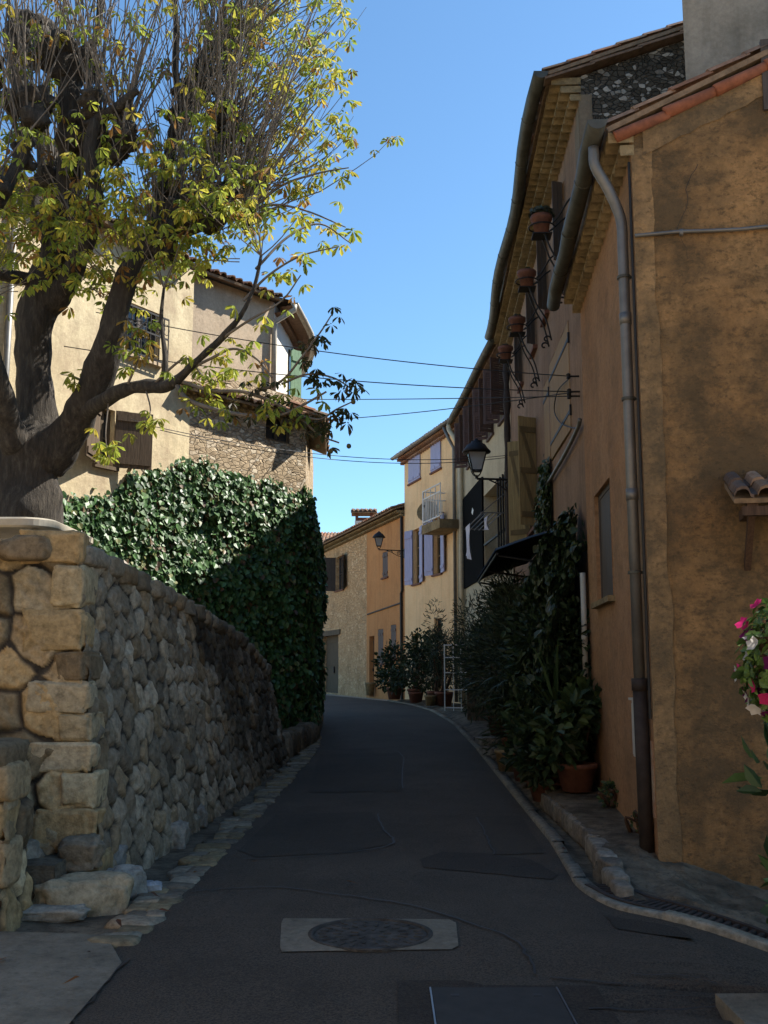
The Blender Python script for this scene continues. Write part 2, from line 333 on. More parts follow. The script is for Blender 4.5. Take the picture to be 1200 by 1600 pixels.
# ------------------------------------------------------------------ numpy noise and stone sheets
def vnoise(x, y, seed=0):
    xi, yi = np.floor(x).astype(np.int64), np.floor(y).astype(np.int64); fx, fy = x - xi, y - yi
    fx, fy = fx * fx * (3 - 2 * fx), fy * fy * (3 - 2 * fy)
    def h(a, c):
        k = (a * 374761393 + c * 668265263 + seed * 974711) & 0xffffffff
        k = ((k ^ (k >> 13)) * 1274126177) & 0xffffffff; return ((k ^ (k >> 16)) & 0xffff) / 65535.0
    return (h(xi, yi) * (1 - fx) + h(xi + 1, yi) * fx) * (1 - fy) + (h(xi, yi + 1) * (1 - fx) + h(xi + 1, yi + 1) * fx) * fy
def fbm(x, y, seed=0, o=4):
    t = np.zeros_like(x); a = .5
    for k in range(o): t += a * vnoise(x * 2 ** k, y * 2 ** k, seed + k * 17); a *= .5
    return t
def stone_sheet(mb, bottom, top, nrm, length, res, hmean, wmean, depth, seed, palette, mortar=(.05, .042, .034), warp=.07, z0=0.0, hmax=3.2, gap=.02, grime=0.0, splitp=.25):
    """bottom(s), top(s), nrm(s) -> Vector; s in metres along the face"""
    rnd = np.random.RandomState(seed); nu = int(length / res) + 1; S = np.linspace(0, length, nu)
    bt = np.array([bottom(s) for s in S]); tp = np.array([top(s) for s in S]); nn = np.array([nrm(s) for s in S])
    nv = int(max((tp - bt)[:, 2]) / res) + 1
    t = np.linspace(0, 1, nv); base = bt[:, None, :] * (1 - t)[None, :, None] + tp[:, None, :] * t[None, :, None]
    s2 = np.repeat(S[:, None], nv, 1); zz = base[:, :, 2] - z0
    ws = s2 + warp * 2.2 * (fbm(s2 * 2.6, zz * 2.6, seed + 5) - .47) + .03 * (vnoise(s2 * 11, zz * 11, seed + 7) - .5)
    wz = zz + warp * 2.6 * (fbm(s2 * 1.7, zz * 2.4, seed + 9) - .47) + .03 * (vnoise(s2 * 11, zz * 11, seed + 8) - .5)
    pal = np.array(palette); gx, gy = ws / wmean, (wz + 2.0) / hmean; best = np.full(gx.shape, 1e9); bi = np.zeros(gx.shape, int)
    NX, NY = int(length / wmean) + 14, int((hmax + 4) / hmean) + 8
    jx = rnd.uniform(-.34, .34, (NX, NY)); jy = rnd.uniform(-.26, .26, (NX, NY)); off = rnd.uniform(.3, .7, NY) * (np.arange(NY) % 2)
    iy0 = np.floor(gy).astype(int); cand = []
    for dy in (-1, 0, 1):
        iy = np.clip(iy0 + dy, 0, NY - 1); ix0 = np.floor(gx - off[iy]).astype(int)
        for ddx in (-2, -1, 0, 1, 2):
            ix = np.clip(ix0 + ddx + 5, 0, NX - 1); px = ix - 5 + .5 + off[iy] + jx[ix, iy]; py = iy + .5 + jy[ix, iy]
            dd = (px - gx) ** 2 + (py - gy) ** 2; cand.append((px, py)); idx = ix * NY + iy; k = dd < best; best = np.where(k, dd, best); bi = np.where(k, idx, bi)
    bx = (bi // NY) - 5 + .5 + off[bi % NY] + jx[bi // NY, bi % NY]; by = (bi % NY) + .5 + jy[bi // NY, bi % NY]
    d = np.full(gx.shape, 1e9)
    for px, py in cand:
        ex, ey = (px - bx) * wmean, (py - by) * hmean; ln = np.hypot(ex, ey); mx_, my_ = ((px + bx) / 2 - gx) * wmean, ((py + by) / 2 - gy) * hmean
        q = np.where(ln > 1e-4, (mx_ * ex + my_ * ey) / np.maximum(ln, 1e-4), 1e9); d = np.minimum(d, q)
    nst = NX * NY; hv = rnd.uniform(.2, 1, nst)[bi]; tx = rnd.uniform(-1, 1, nst)[bi]; tz = rnd.uniform(-1, 1, nst)[bi]; dx, dz = (gx - bx) * wmean, (gy - by) * hmean
    col = pal[rnd.randint(0, len(pal), nst)][bi] * rnd.uniform(.65, 1.3, nst)[bi][..., None]
    pr = np.clip((d - gap * .3) / .05, 0, 1); pr = np.sin(pr * np.pi / 2) ** .9
    rough = fbm(s2 * 9, zz * 9, seed + 31, 4) - .47
    h = depth * pr * (.45 + .55 * hv) + pr * (rough * .055 + (fbm(s2 * 26, zz * 26, seed + 41, 3) - .45) * .022 + (tx * dx + tz * dz) * .13) + rough * .012
    cw = np.clip((d - gap * .25) / (gap * 1.1), 0, 1)[..., None]; col = np.array(mortar) * (1 - cw) + col * cw
    if grime: col = col * (1 - grime * np.clip((fbm(s2 * .7, zz * .9, seed + 77) - .42) * 5, 0, 1))[..., None]
    pts = base + nn[:, None, :] * h[..., None]
    ids = np.arange(nu * nv).reshape(nu, nv)
    fs = np.stack([ids[:-1, :-1], ids[1:, :-1], ids[1:, 1:], ids[:-1, 1:]], -1).reshape(-1, 4)
    mb.arrays(pts.reshape(-1, 3), fs, col.reshape(-1, 3))
_ico = {}
def ico(sub):
    if sub not in _ico:
        import bmesh
        bm = bmesh.new(); bmesh.ops.create_icosphere(bm, subdivisions=sub, radius=1); bm.verts.ensure_lookup_table()
        _ico[sub] = ([v.co.copy() for v in bm.verts], [[v.index for v in f.verts] for f in bm.faces]); bm.free()
    return _ico[sub]
def rock(mb, c, r, seed, col, sub=3, rotz=0, box=.5, amp=.22):
    vs, fs = ico(sub); out = []; cr, sr = math.cos(rotz), math.sin(rotz); off = Vector((seed * 3.7, seed * 1.3, seed * .7))
    for v in vs:
        q = Vector([math.copysign(abs(x) ** (1 - box * .6), x) for x in v]); q *= 1 + amp * mnoise.noise(v * 1.3 + off) + amp * .5 * mnoise.noise(v * 3.5 + off)+ amp * .2 * mnoise.noise(v * 9 + off)
        x, y, z = q.x * r[0], q.y * r[1], q.z * r[2]; out.append((c[0] + x * cr - y * sr, c[1] + x * sr + y * cr, c[2] + z))
    mb.arrays(out, fs, [col] * len(out))

# ------------------------------------------------------------------ roofs and trims
def tile_roof(mb, O, D, U, la, lu, seed=0, w=.21, course=.34, h=.055, thick=.07, palette=((.30, .15, .09), (.26, .16, .10), (.34, .2, .13), (.2, .13, .09), (.27, .2, .15))):
    rnd = random.Random(seed); D, U = Vector(D).normalized(), Vector(U).normalized(); N = D.cross(U).normalized()
    if N.z < 0: N = -N
    nt_ = max(1, round(la / w)); w = la / nt_; nc = max(1, round(lu / course)); course = lu / nc; O = Vector(O)
    prof = [(0, 0), (.12, .75), (.3, 1), (.5, 1.0), (.62, .75), (.72, 0), (.86, -.18)]
    for c in range(nc):
        a0, a1 = c * course - (.03 if c else 0), (c + 1) * course
        for i in range(nt_):
            mb.col = shade(rnd, .7, 1.2, rnd.choice(palette)); j = rnd.uniform(-.012, .012); q = rnd.uniform(-.02, .02)
            lo = [mb.vert(O + D * ((i + a) * w + j) + U * (a0 + q) + N * (b_ * h + .022)) for a, b_ in prof]
            hi = [mb.vert(O + D * ((i + a) * w + j) + U * a1 + N * (b_ * h)) for a, b_ in prof]
            e = [mb.vert(O + D * ((i + a) * w + j) + U * (a0 + q) + N * (b_ * h - .002)) for a, b_ in prof]
            for k in range(len(prof) - 1): mb.face((lo[k], lo[k + 1], hi[k + 1], hi[k])); mb.face((e[k], e[k + 1], lo[k + 1], lo[k]))
            n1 = mb.vert(O + D * ((i + 1) * w) + U * (a0 + q) + N * .02); n2 = mb.vert(O + D * ((i + 1) * w) + U * a1)
            mb.face((lo[-1], n1, n2, hi[-1]))
    mb.col = (.2, .14, .09); mb.abox(O - N * thick + U * .02, D * la, U * (lu - .02), N * (thick - .022))
def genoise(mb, F, a0, a1, zt, rows=2, out=.13, rh=.11, w=.2, n0=0.0):
    """corbelled rows of half-round tiles under an eave; zt = top"""
    k = 5
    for r in range(rows):
        zt_r = zt - r * rh; o = n0 + out * (rows - r); n = max(1, round((a1 - a0) / w)); ww = (a1 - a0) / n; bot = []
        for i in range(n):
            jit = .012 * mnoise.noise(Vector((i * 1.7, r, a0)))
            for q in range(k + 1):
                f = q / k; bot.append((a0 + (i + f) * ww, zt_r - rh + .02 + (rh * .62) * math.sin(math.pi * f) ** .7 + jit, jit))
        fr = [F.pt(a, z, o + j) for a, z, j in bot]; bk = [F.pt(a, z, -.02) for a, z, j in bot]; tp = [F.pt(a, zt_r - .003 * r, o + j) for a, z, j in bot]; tb = [F.pt(a, zt_r - .003 * r, -.02) for a, z, j in bot]
        mb.grid([bk, fr, tp, tb])
        for e in (0, -1): mb.poly([bk[e], fr[e], tp[e], tb[e]])
def halfpipe(r, n=10, t=.006):
    o = [(r * math.cos(math.pi + math.pi * k / n), r * math.sin(math.pi + math.pi * k / n)) for k in range(n + 1)]
    return o + [((r - t) * math.cos(2 * math.pi - math.pi * k / n), (r - t) * math.sin(2 * math.pi - math.pi * k / n)) for k in range(n + 1)]
def gutter(mb, pts, r=.085):
    mb.sweep(pts, halfpipe(r))
    for p, q in ((pts[0], pts[1]), (pts[-1], pts[-2])):
        t = (Vector(p) - Vector(q)).normalized(); a = t.cross(Z).normalized()
        mb.poly([Vector(p) + a * (r * 1.03) * math.cos(math.pi + math.pi * k / 10) + Z * (r * 1.03) * math.sin(math.pi + math.pi * k / 10) + t * .004 for k in range(11)])
    tot = sum((Vector(b_) - Vector(a)).length for a, b_ in zip(pts, pts[1:])); n = int(tot / 1.1)
    for k in range(1, n):
        f = k / n * (len(pts) - 1); i = min(int(f), len(pts) - 2); p = Vector(pts[i]).lerp(Vector(pts[i + 1]), f - i); t = (Vector(pts[i + 1]) - Vector(pts[i])).normalized()
        mb.sweep([p - t * .015, p + t * .015], halfpipe(r * 1.07, 10, .012))
def pipe(mb, pts, r=.05, n=12, joints=()):
    mb.tube(pts, r, n)
    for i, f in joints:
        p = Vector(pts[i]).lerp(Vector(pts[i + 1]), f); t = (Vector(pts[i + 1]) - Vector(pts[i])).normalized(); mb.tube([p - t * .05, p + t * .05], r * 1.13, n)
def arc_pts(ctrl, k=6):                                  # Catmull-Rom through control points
    c = [Vector(p) for p in ctrl]; c = [c[0] * 2 - c[1]] + c + [c[-1] * 2 - c[-2]]; o = []
    for i in range(1, len(c) - 2):
        for j in range(k):
            t = j / k; a, b_, d, e = c[i - 1], c[i], c[i + 1], c[i + 2]
            o.append(.5 * ((2 * b_) + (d - a) * t + (2 * a - 5 * b_ + 4 * d - e) * t * t + (3 * b_ - a - 3 * d + e) * t ** 3))
    o.append(c[-2]); return o
def board_leaf(mb, hinge, a, c, z0, z1, wd, planks=3, ledges=(.15, .85), zbrace=False, th=.03, louvre=False):
    """a shutter leaf: hinge (plan point), a = unit along its width, c = unit of the face carrying the ledges"""
    h = Vector(hinge); h.z = 0; g = .004; pw = wd / planks
    if louvre:
        for s0 in (0, wd - .06): mb.abox(h + a * s0 + Z * z0, a * .06, Z * (z1 - z0), c * th)
        for zz in (z0, (z0 + z1) / 2 - .04, z1 - .08): mb.abox(h + a * .06 + Z * zz, a * (wd - .12), Z * .08, c * th)
        zz = z0 + .1
        while zz < z1 - .1:
            mb.abox(h + a * .06 + Z * zz + c * .004, a * (wd - .12), Z * .035 - c * .0 , c * .018 + Z * .02); zz += .055
        return
    for k in range(planks): mb.abox(h + a * (k * pw + g / 2) + Z * (z0 + .004 * ((k * 7) % 3)), a * (pw - g), Z * (z1 - z0 - .004 * ((k * 5) % 3)), c * th)
    mb.mi = 1 if zbrace else 0
    for l in ledges: mb.abox(h + a * .02 + Z * (z0 + (z1 - z0) * l - .05) + c * th, a * (wd - .04), Z * .1, c * .022)
    if zbrace and len(ledges) > 1:
        for l0, l1 in zip(ledges, ledges[1:]):
            p = h + Z * (z0 + (z1 - z0) * l0 + .05) + a * .03 + c * th; q = h + Z * (z0 + (z1 - z0) * l1 - .05) + a * (wd - .11) + c * th
            mb.abox(p, a * .07, q - p, c * .02)
    mb.mi = 0
def window(house, F, a0, a1, z0, z1, frame_m, depth=.16, sill=True, mull=True, shut=None, sill_m=None, bars=1, label=None, closed_dark=False):
    """joinery in an opening already left in the wall sheet: frame part > pane, sill, shutters"""
    mb = MB(); t = .055
    F.box(mb, a0, a0 + t, z0, z1, -depth, -depth + .06); F.box(mb, a1 - t, a1, z0, z1, -depth, -depth + .06)
    F.box(mb, a0 + t, a1 - t, z1 - t, z1, -depth, -depth + .058); F.box(mb, a0 + t, a1 - t, z0, z0 + t, -depth, -depth + .058)
    if mull: F.box(mb, (a0 + a1) / 2 - .03, (a0 + a1) / 2 + .03, z0 + t, z1 - t, -depth, -depth + .062)
    for k in range(1, bars + 1):
        zz = z0 + (z1 - z0) * k / (bars + 1); F.box(mb, a0 + t, a1 - t, zz - .015, zz + .015, -depth + .002, -depth + .05)
    fo = mb.build('window', frame_m, house)
    if label: fo['label'] = label
    g = MB(); F.box(g, a0 + t * .5, a1 - t * .5, z0 + t * .5, z1 - t * .5, -depth + .012, -depth + .022); g.build('pane', M['glass'], fo)
    if sill:
        s = MB(); F.box(s, a0 - .08, a1 + .08, z0 - .06, z0 - .001, -depth, .07); s.build('sill', sill_m or M['terracotta'], fo)
    return fo
def shutters(parent, F, a0, a1, z0, z1, mat, ang=(170, 170), planks=3, ledges=(.12, .88), zbrace=False, wd=None, louvre=False, n=.02, sides=(0, 1), front=True):
    wd = wd or (a1 - a0) / 2
    for k in sides:
        s = MB(); th = math.radians(ang[k]); sg = 1 if k == 0 else -1; h = F.pt(a0 if k == 0 else a1, 0, n)
        a = F.D * (sg * math.cos(th)) + F.N * math.sin(th); c = a.cross(Z) * (1 if k else -1)
        if c.dot(F.N) < 0 and front and ang[k] > 150: c = -c
        board_leaf(s, h, a, c, z0, z1, wd, planks, ledges, zbrace, louvre=louvre); s.build('shutter', mat, parent)

# ------------------------------------------------------------------ ground, road, pavements
RL = [(-8, -3.4), (4, -1.46), (6.13, -1.49), (6.9, -1.48), (9.75, -1.41), (13.1, -1.35), (17.8, -1.22), (21, -1.3), (24, -1.6), (28, -2.4), (34, -4.5), (40, -7), (46, -10), (60, -18)]
RR = [(-8, 14), (5.2, 14), (5.5, 5.5), (5.9, 3.6), (6.5, 2.4), (6.75, 2.06), (6.95, 1.8), (7.2, 1.57), (8, 1.43), (9.75, 1.53), (13.1, 1.59), (19, 1.66), (24, 1.6), (28, 1.35), (32, .9), (36, .1), (40.6, -1.3), (46, -3.2), (52, -5.2), (60, -8)]
mb = MB()
xs = [-900, -300, -90, -30, -14] + [-10 + .5 * k for k in range(49)] + [18, 30, 90, 300, 900]
ys = [-300, -60, -20] + [-8 + .5 * k for k in range(137)] + [70, 100, 300, 900, 2500]
mb.grid([[V(x, y, gz(x, y) - .05) for y in ys] for x in xs][::-1])
structure(mb.build('ground', M['soil']))
mb = MB(); rows = []
yy = [2.6 + .35 * k for k in range(8)] + [5.35, 5.5, 5.7, 5.9, 6.1, 6.3, 6.5, 6.62, 6.75, 6.85, 6.95, 7.08, 7.2, 7.5, 8] + [8.5 + .5 * k for k in range(104)]
yy = sorted(set(yy))
for y in yy:
    l, r = interp(RL, y) - .06, interp(RR, y); rows.append([V(l + (r - l) * k / 16, y, gz(l + (r - l) * k / 16, y) + .018 * math.sin(math.pi * k / 16)) for k in range(17)])
mb.grid(rows[::-1]); structure(mb.build('road', M['asphalt'], smoothed=True))
def rz(x, y): l, r = interp(RL, y) - .06, interp(RR, y); return gz(x, y) + .018 * math.sin(math.pi * min(1, max(0, (x - l) / (r - l))))
def ground_patch(name, pix, mat, lift=.005, jag=.02, sub=8):
    g = [G(u, v) for u, v in pix]; pts = []
    for p, q in zip(g, g[1:] + g[:1]):
        for k in range(sub):
            t = p.lerp(q, k / sub); j = mnoise.noise(t * 6) * jag; pts.append(V(t.x + j, t.y + mnoise.noise(t * 6 + Vector((9, 0, 0))) * jag, 0))
    c = sum(pts, Vector()) / len(pts); b = MB(); rings = []
    for f in (1, .66, .33): rings.append([b.vert(V(*(lambda q: (q.x, q.y, rz(q.x, q.y) + lift))(c.lerp(p, f)))) for p in pts])
    n = len(pts)
    for A, Bq in zip(rings, rings[1:]):
        for k in range(n): b.face((A[k], A[(k + 1) % n], Bq[(k + 1) % n], Bq[k]))
    ce = b.vert(V(c.x, c.y, rz(c.x, c.y) + lift))
    for k in range(n): b.face((rings[-1][k], rings[-1][(k + 1) % n], ce))
    return structure(b.build(name, mat))
ground_patch('road_patch', [(655, 1348), (690, 1334), (760, 1336), (830, 1345), (872, 1368), (862, 1376), (740, 1366), (662, 1360)], M['patch'])
ground_patch('road_patch', [(945, 1432), (1000, 1440), (1060, 1452), (1086, 1471), (1020, 1464), (962, 1455)], M['patch'])
ground_patch('road_patch', [(430, 1275), (580, 1272), (612, 1322), (540, 1336), (400, 1342), (372, 1330)], asphalt('asphalt_repair', (.047, .036, .025), .3))
ground_patch('road_patch', [(745, 1278), (815, 1276), (850, 1335), (772, 1338)], bpy.data.materials['asphalt_repair'], .006)
ground_patch('road_patch', [(500, 1180), (628, 1178), (628, 1240), (480, 1240)], bpy.data.materials['asphalt_repair'])
mb = MB()
for ln in ([(300, 1395), (420, 1390), (520, 1402), (640, 1420), (740, 1450), (810, 1480), (838, 1530)], [(590, 1275), (600, 1300), (615, 1318), (590, 1330), (480, 1342), (380, 1345)], [(745, 1280), (760, 1310), (772, 1338)],
           [(920, 1582), (1040, 1584), (1120, 1580)], [(985, 1530), (1070, 1534), (1130, 1546)], [(470, 1172), (560, 1176), (625, 1178), (628, 1235)], [(860, 1535), (970, 1545)], [(110, 1600), (150, 1555), (200, 1500)]):
    g = arc_pts([G(u, v) for u, v in ln], 8); g = [p + V(mnoise.noise(p * 9) * .03, mnoise.noise(p * 9 + Vector((5, 5, 5))) * .03, 0) for p in g]
    top, bot = [], []
    for i, p in enumerate(g):
        t = (g[min(i + 1, len(g) - 1)] - g[max(i - 1, 0)]); t.z = 0; t.normalize(); a = V(-t.y, t.x, 0) * (.006 + .008 * abs(mnoise.noise(p * 5)))
        top.append(V(p.x + a.x, p.y + a.y, rz(p.x, p.y) + .011)); bot.append(V(p.x - a.x, p.y - a.y, rz(p.x, p.y) + .011))
    mb.grid([bot, top])
structure(mb.build('road_seams', M['seam']))
# left: concrete apron, paved swale under the retaining wall
def wall_base_x(y): return interp([(6.6, -2.1), (7.55, -2.02), (10, -1.9), (13, -1.75), (17.1, -1.58), (21, -1.62), (26, -2.1)], y)
mb = MB(); rows = []
for k in range(18):
    y = 1.5 + k * (6.5 - 1.5) / 17; r = interp(RL, y) + .05 - max(0, y - 6.0) * .5
    rows.append([V(r + (-10 - r) * (q / 10) ** 1.6 + .03 * mnoise.noise(V(y * 3, q, 0)) * (q == 0), y, gz(0, y) + .012 + .02 * min(1, q / 2)) for q in range(11)])
mb.grid(rows); structure(mb.build('pavement', M['concrete']))
mb = MB(); rows = []
for k in range(60):
    y = 6.3 + k * .3; l, r = wall_base_x(y) - .25, interp(RL, y) + .02
    rows.append([V(l + (r - l) * q / 6, y, gz(0, y) + .006 - .035 * math.sin(math.pi * q / 6) + .012 * mnoise.noise(V(q, y * 3, 2))) for q in range(7)])
mb.grid(rows[::-1]); structure(mb.build('pavement', M['slab'], smoothed=True))
rnd = random.Random(3); mb = MB()
stone_edge = lambda y: interp(RL, y)
y = 6.3
while y < 25:
    ln = rnd.uniform(.10, .26); k = 2 if rnd.random() < .5 else 1; x1 = interp(RL, y + ln / 2) + .03 + rnd.uniform(-.025, .03); W0 = rnd.uniform(.2, .32)
    for q in range(k):
        wd = W0 / k; xc = x1 - wd * (q + .5); c = shade(rnd, .7, 1.2, rnd.choice([(.21, .165, .10), (.24, .18, .10), (.18, .15, .11), (.25, .21, .15)]))
        rock(mb, (xc, y + ln / 2, gz(0, y) - .012 + rnd.uniform(-.006, .006)), (wd / 2 + .012, ln / 2 + .012, .03), rnd.random() * 90, c, 2, rnd.uniform(-.25, .25), 1.1, .2)
    y += ln
structure(mb.build('pavement_edging', M['stone'], smoothed=True))
# right: kerb line, gutter channel, raised slab
mb = MB(); pts = []
for k in range(130):
    y = 36 - k * .215; pts.append((interp(RR, y), y))
pts = [p for p in pts if p[1] > 8.05] + [(1.43, 8.0), (1.46, 7.6), (1.57, 7.2), (1.8, 6.95), (2.06, 6.75), (2.4, 6.5), (3.0, 6.2), (3.6, 5.9)]
rnd = random.Random(8)
fine = arc_pts([V(a, b, 0) for a, b in pts], 3); acc = 0; seg = [fine[0]]
for p, q in zip(fine, fine[1:]):
    acc += (q - p).length; seg.append(q)
    if acc > rnd.uniform(.35, .8):
        mb.col = shade(rnd, .85, 1.15, rnd.choice([(.19, .165, .125), (.23, .195, .14), (.2, .18, .14)])); wd = rnd.uniform(.085, .12); top = rnd.uniform(.03, .045)
        n_ = []
        for i, c in enumerate(seg):
            t = (seg[min(i + 1, len(seg) - 1)] - seg[max(i - 1, 0)]).normalized(); n_.append(V(-t.y, t.x, 0))
        z = lambda c: gz(c.x, c.y)
        j = .008
        a_ = [V(c.x, c.y, z(c) - .03) for c in seg]; b_ = [V(c.x, c.y, z(c) + top - .01) for c in seg]; c_ = [V(c.x + m_.x * .02, c.y + m_.y * .02, z(c) + top) for c, m_ in zip(seg, n_)]
        d_ = [V(c.x + m_.x * wd, c.y + m_.y * wd, z(c) + top) for c, m_ in zip(seg, n_)]; e_ = [V(c.x + m_.x * (wd + .01), c.y + m_.y * (wd + .01), z(c) - .08) for c, m_ in zip(seg, n_)]
        mb.grid([a_, b_, c_, d_, e_]); seg = [q]; acc = 0
structure(mb.build('kerb', M['stone'], smoothed=True))
def front_edge(y): return interp([(7.3, 1.72), (7.6, 1.66), (9.5, 1.84), (11.3, 1.84), (12.5, 1.84)], y)
mb = MB()                                                # gutter channel floor and the pavement further up the street
rows = []
for k in range(95):
    y = 7.75 + k * .30; r = interp(RR, y); rows.append([V(r + .05, y, gz(r, y) + .0), V(r + .2, y, gz(r, y) - .03), V(r + .45, y, gz(r, y) - .02 if y < 11.6 else gz(r, y) + .05), V(r + (1.2 if y > 11.6 else .55), y, gz(r, y) + (.07 if y > 11.6 else -.03)), V(r + (3.6 if y > 11.6 else .7), y, gz(r, y) + (.08 if y > 11.6 else -.03))])
mb.grid(rows[::-1]); structure(mb.build('pavement', M['slab']))
mb = MB(); rows = []
for k in range(22):
    y = 7.35 + k * .25; l, r = front_edge(y), (2.7 if y > 8.55 else 1.95 + .2 * smooth(7.35, 8.4, y)); row = [V(l - .03, y, gz(l, y) - .06)]
    for q in range(9): x = l + (r - l) * q / 8; row.append(V(x + .015 * mnoise.noise(V(y * 2, q, 1)), y, gz(1.5, y) + (.15 + .05 * (y - 7.3) / 5) * (.25 + .75 * smooth(7.3, 9.0, y)) - (.08 * (q / 8) ** 3 if y < 8.4 else 0) + .02 * mnoise.noise(V(x * 3, y * 3, 0)) - (.012 if q == 0 else 0)))
    rows.append(row)
mb.grid(rows[::-1]); mb.poly(rows[0]); structure(mb.build('pavement', M['slab']))
rnd = random.Random(12); mb = MB(); y = 7.45
while y < 12.3:
    ln = rnd.uniform(.14, .34); c = shade(rnd, .8, 1.2, rnd.choice([(.2, .18, .15), (.26, .235, .19), (.22, .19, .15)]))
    rock(mb, (front_edge(y + ln / 2) + .02, y + ln / 2, gz(1.5, y) + .07 - .07 * (1 - smooth(7.3, 8.0, y))), (.07, ln / 2 + .01, .095), rnd.random() * 50, tuple(q_ * .75 for q_ in c), 3, rnd.uniform(-.1, .1), 1.1, .14); y += ln
structure(mb.build('kerb', M['stone'], smoothed=True))

# ------------------------------------------------------------------ covers and grates set in the road
def manhole():
    c = G(579, 1466); c.z = rz(c.x, c.y)
    t = thing('manhole_cover', 'round cast iron manhole cover set in a pale concrete square in the asphalt', 'manhole cover', c)
    mb = MB(); q = [G(440, 1440), G(712, 1443), G(717, 1490), G(437, 1492)]; n = 40; rim = []
    r0 = .375
    for k in range(n): rim.append(V(c.x + r0 * math.cos(2 * math.pi * k / n), c.y + r0 * math.sin(2 * math.pi * k / n), c.z + .012))
    out = []
    for k in range(n):
        a = 2 * math.pi * k / n; d = V(math.cos(a), math.sin(a), 0); best = 9
        for i in range(4):
            p, e = q[i], q[(i + 1) % 4] - q[i]; den = d.x * e.y - d.y * e.x
            if abs(den) > 1e-6:
                s_ = ((p.x - c.x) * e.y - (p.y - c.y) * e.x) / den
                if s_ > 0: best = min(best, s_)
        o = c + d * best; out.append(V(o.x, o.y, rz(o.x, o.y) + .007))
    A = [mb.vert(p) for p in out]; Bq = [mb.vert(p) for p in rim]
    for k in range(n): mb.face((A[k], A[(k + 1) % n], Bq[(k + 1) % n], Bq[k]))
    mb.build('concrete_surround', M['concrete'], t)
    mb = MB(); mb.lathe([(r0, .0), (r0, .016), (r0 - .03, .018), (r0 - .032, -.01)], c, 48, 0, False, False); mb.build('rim', M['cast'], t, True)
    mb = MB(); R = r0 - .036; mb.lathe([(R, -.02), (R, .006), (R - .02, .008)], c, 48); 
    for rr in (.29, .2, .1):
        for k in range(int(rr * 90)):
            a = 2 * math.pi * k / int(rr * 90); o = c + V(rr * math.cos(a), rr * math.sin(a), .008); d = V(math.cos(a), math.sin(a), 0); e = V(-d.y, d.x, 0)
            mb.abox(o - d * .025 - e * .008, d * .05, e * .016, Z * .005)
    mb.build('lid', M['cast'], t)
    mb = MB(); mb.abox(c + V(-.07, -R - .035, .004), V(.14, 0, 0), V(0, .07, 0), V(0, 0, .009)); mb.build('keyhole', M['seam'], t)
manhole()
def hatch():
    a, b = G(620, 1536), G(925, 1536); y1 = a.y; y0 = 4.25; x0, x1 = a.x, b.x; z = rz(.5, 5) ; c = V((x0 + x1) / 2, (y0 + y1) / 2, z)
    t = thing('access_hatch', 'dark steel access hatch with bright edge rails at the bottom of the photo', 'hatch', c)
    mb = MB(); mb.abox((x0, y0, z - .02), (x1 - x0, 0, 0), (0, y1 - y0, 0), (0, 0, .027)); mb.build('frame', M['patch'], t)
    p, q = G(671, 1549), G(871, 1549); mb = MB(); mb.abox((p.x + .012, y0 + .1, z), (q.x - p.x - .024, 0, 0), (0, p.y - y0 - .1, 0), (0, 0, .012)); mb.build('plate', M['steel'], t)
    for x in (p.x, q.x - .008):
        mb = MB(); mb.abox((x, y0 + .1, z), (.008, 0, 0), (0, p.y - y0 - .1, 0), (0, 0, .0145)); mb.build('edge_rail', M['rail'], t)
    for x in (p.x + .1, q.x - .14):
        mb = MB(); mb.abox((x, p.y - .14, z), (.04, 0, 0), (0, .035, 0), (0, 0, .0135)); mb.build('lifting_slot', M['seam'], t)
hatch()
def grate(pts):
    c = V(2.0, 7.1, gz(2, 7.1))
    t = thing('drain_grate', 'long rusty slotted drain grate curving round the house corner in the gutter', 'drain', c)
    mb = MB(); bars = MB(); dist = 0; last = -1; wd = .23
    L, R = [], []
    for i, p in enumerate(pts):
        d = (pts[min(i + 1, len(pts) - 1)] - pts[max(i - 1, 0)]).normalized(); n = V(-d.y, d.x, 0); z = gz(p.x, p.y) + .03
        L.append(V(p.x, p.y, z) - n * wd * .5); R.append(V(p.x, p.y, z) + n * wd * .6)
    for side in (L, R): mb.sweep(side, [(-.02, -.04), (.02, -.04), (.02, .012), (-.02, .012)])
    mb.build('frame', M['rust'], t)
    for i in range(len(pts) - 1):
        for k in range(1 if i % 1 else 1):
            d = (pts[i + 1] - pts[i]).normalized(); a = L[i]; e = R[i] - L[i]; bars.abox(a - d * .013 - Z * .03, e, d * .026, Z * .033)
    bars.build('slats', M['rust'], t)
    pit = MB(); pit.grid([[p - Z * .038 for p in L], [p - Z * .038 for p in R]]); pit.build('pit', M['seam'], t)
mb = MB(); p = G(1118, 1566)
for i, (x, y, a, b_) in enumerate([(p.x, p.y - .75, 1.5, .75)]): mb.abox((x, y, gz(x, y) - .06), (a, .03, 0), (-.0, b_, 0), (0, 0, .1))
o = mb.build('stone_slab', M['concrete'], None, loc=(p.x, p.y, 0)); tag(o, 'pale flat stone slab lying at the bottom right corner of the road', 'slab')

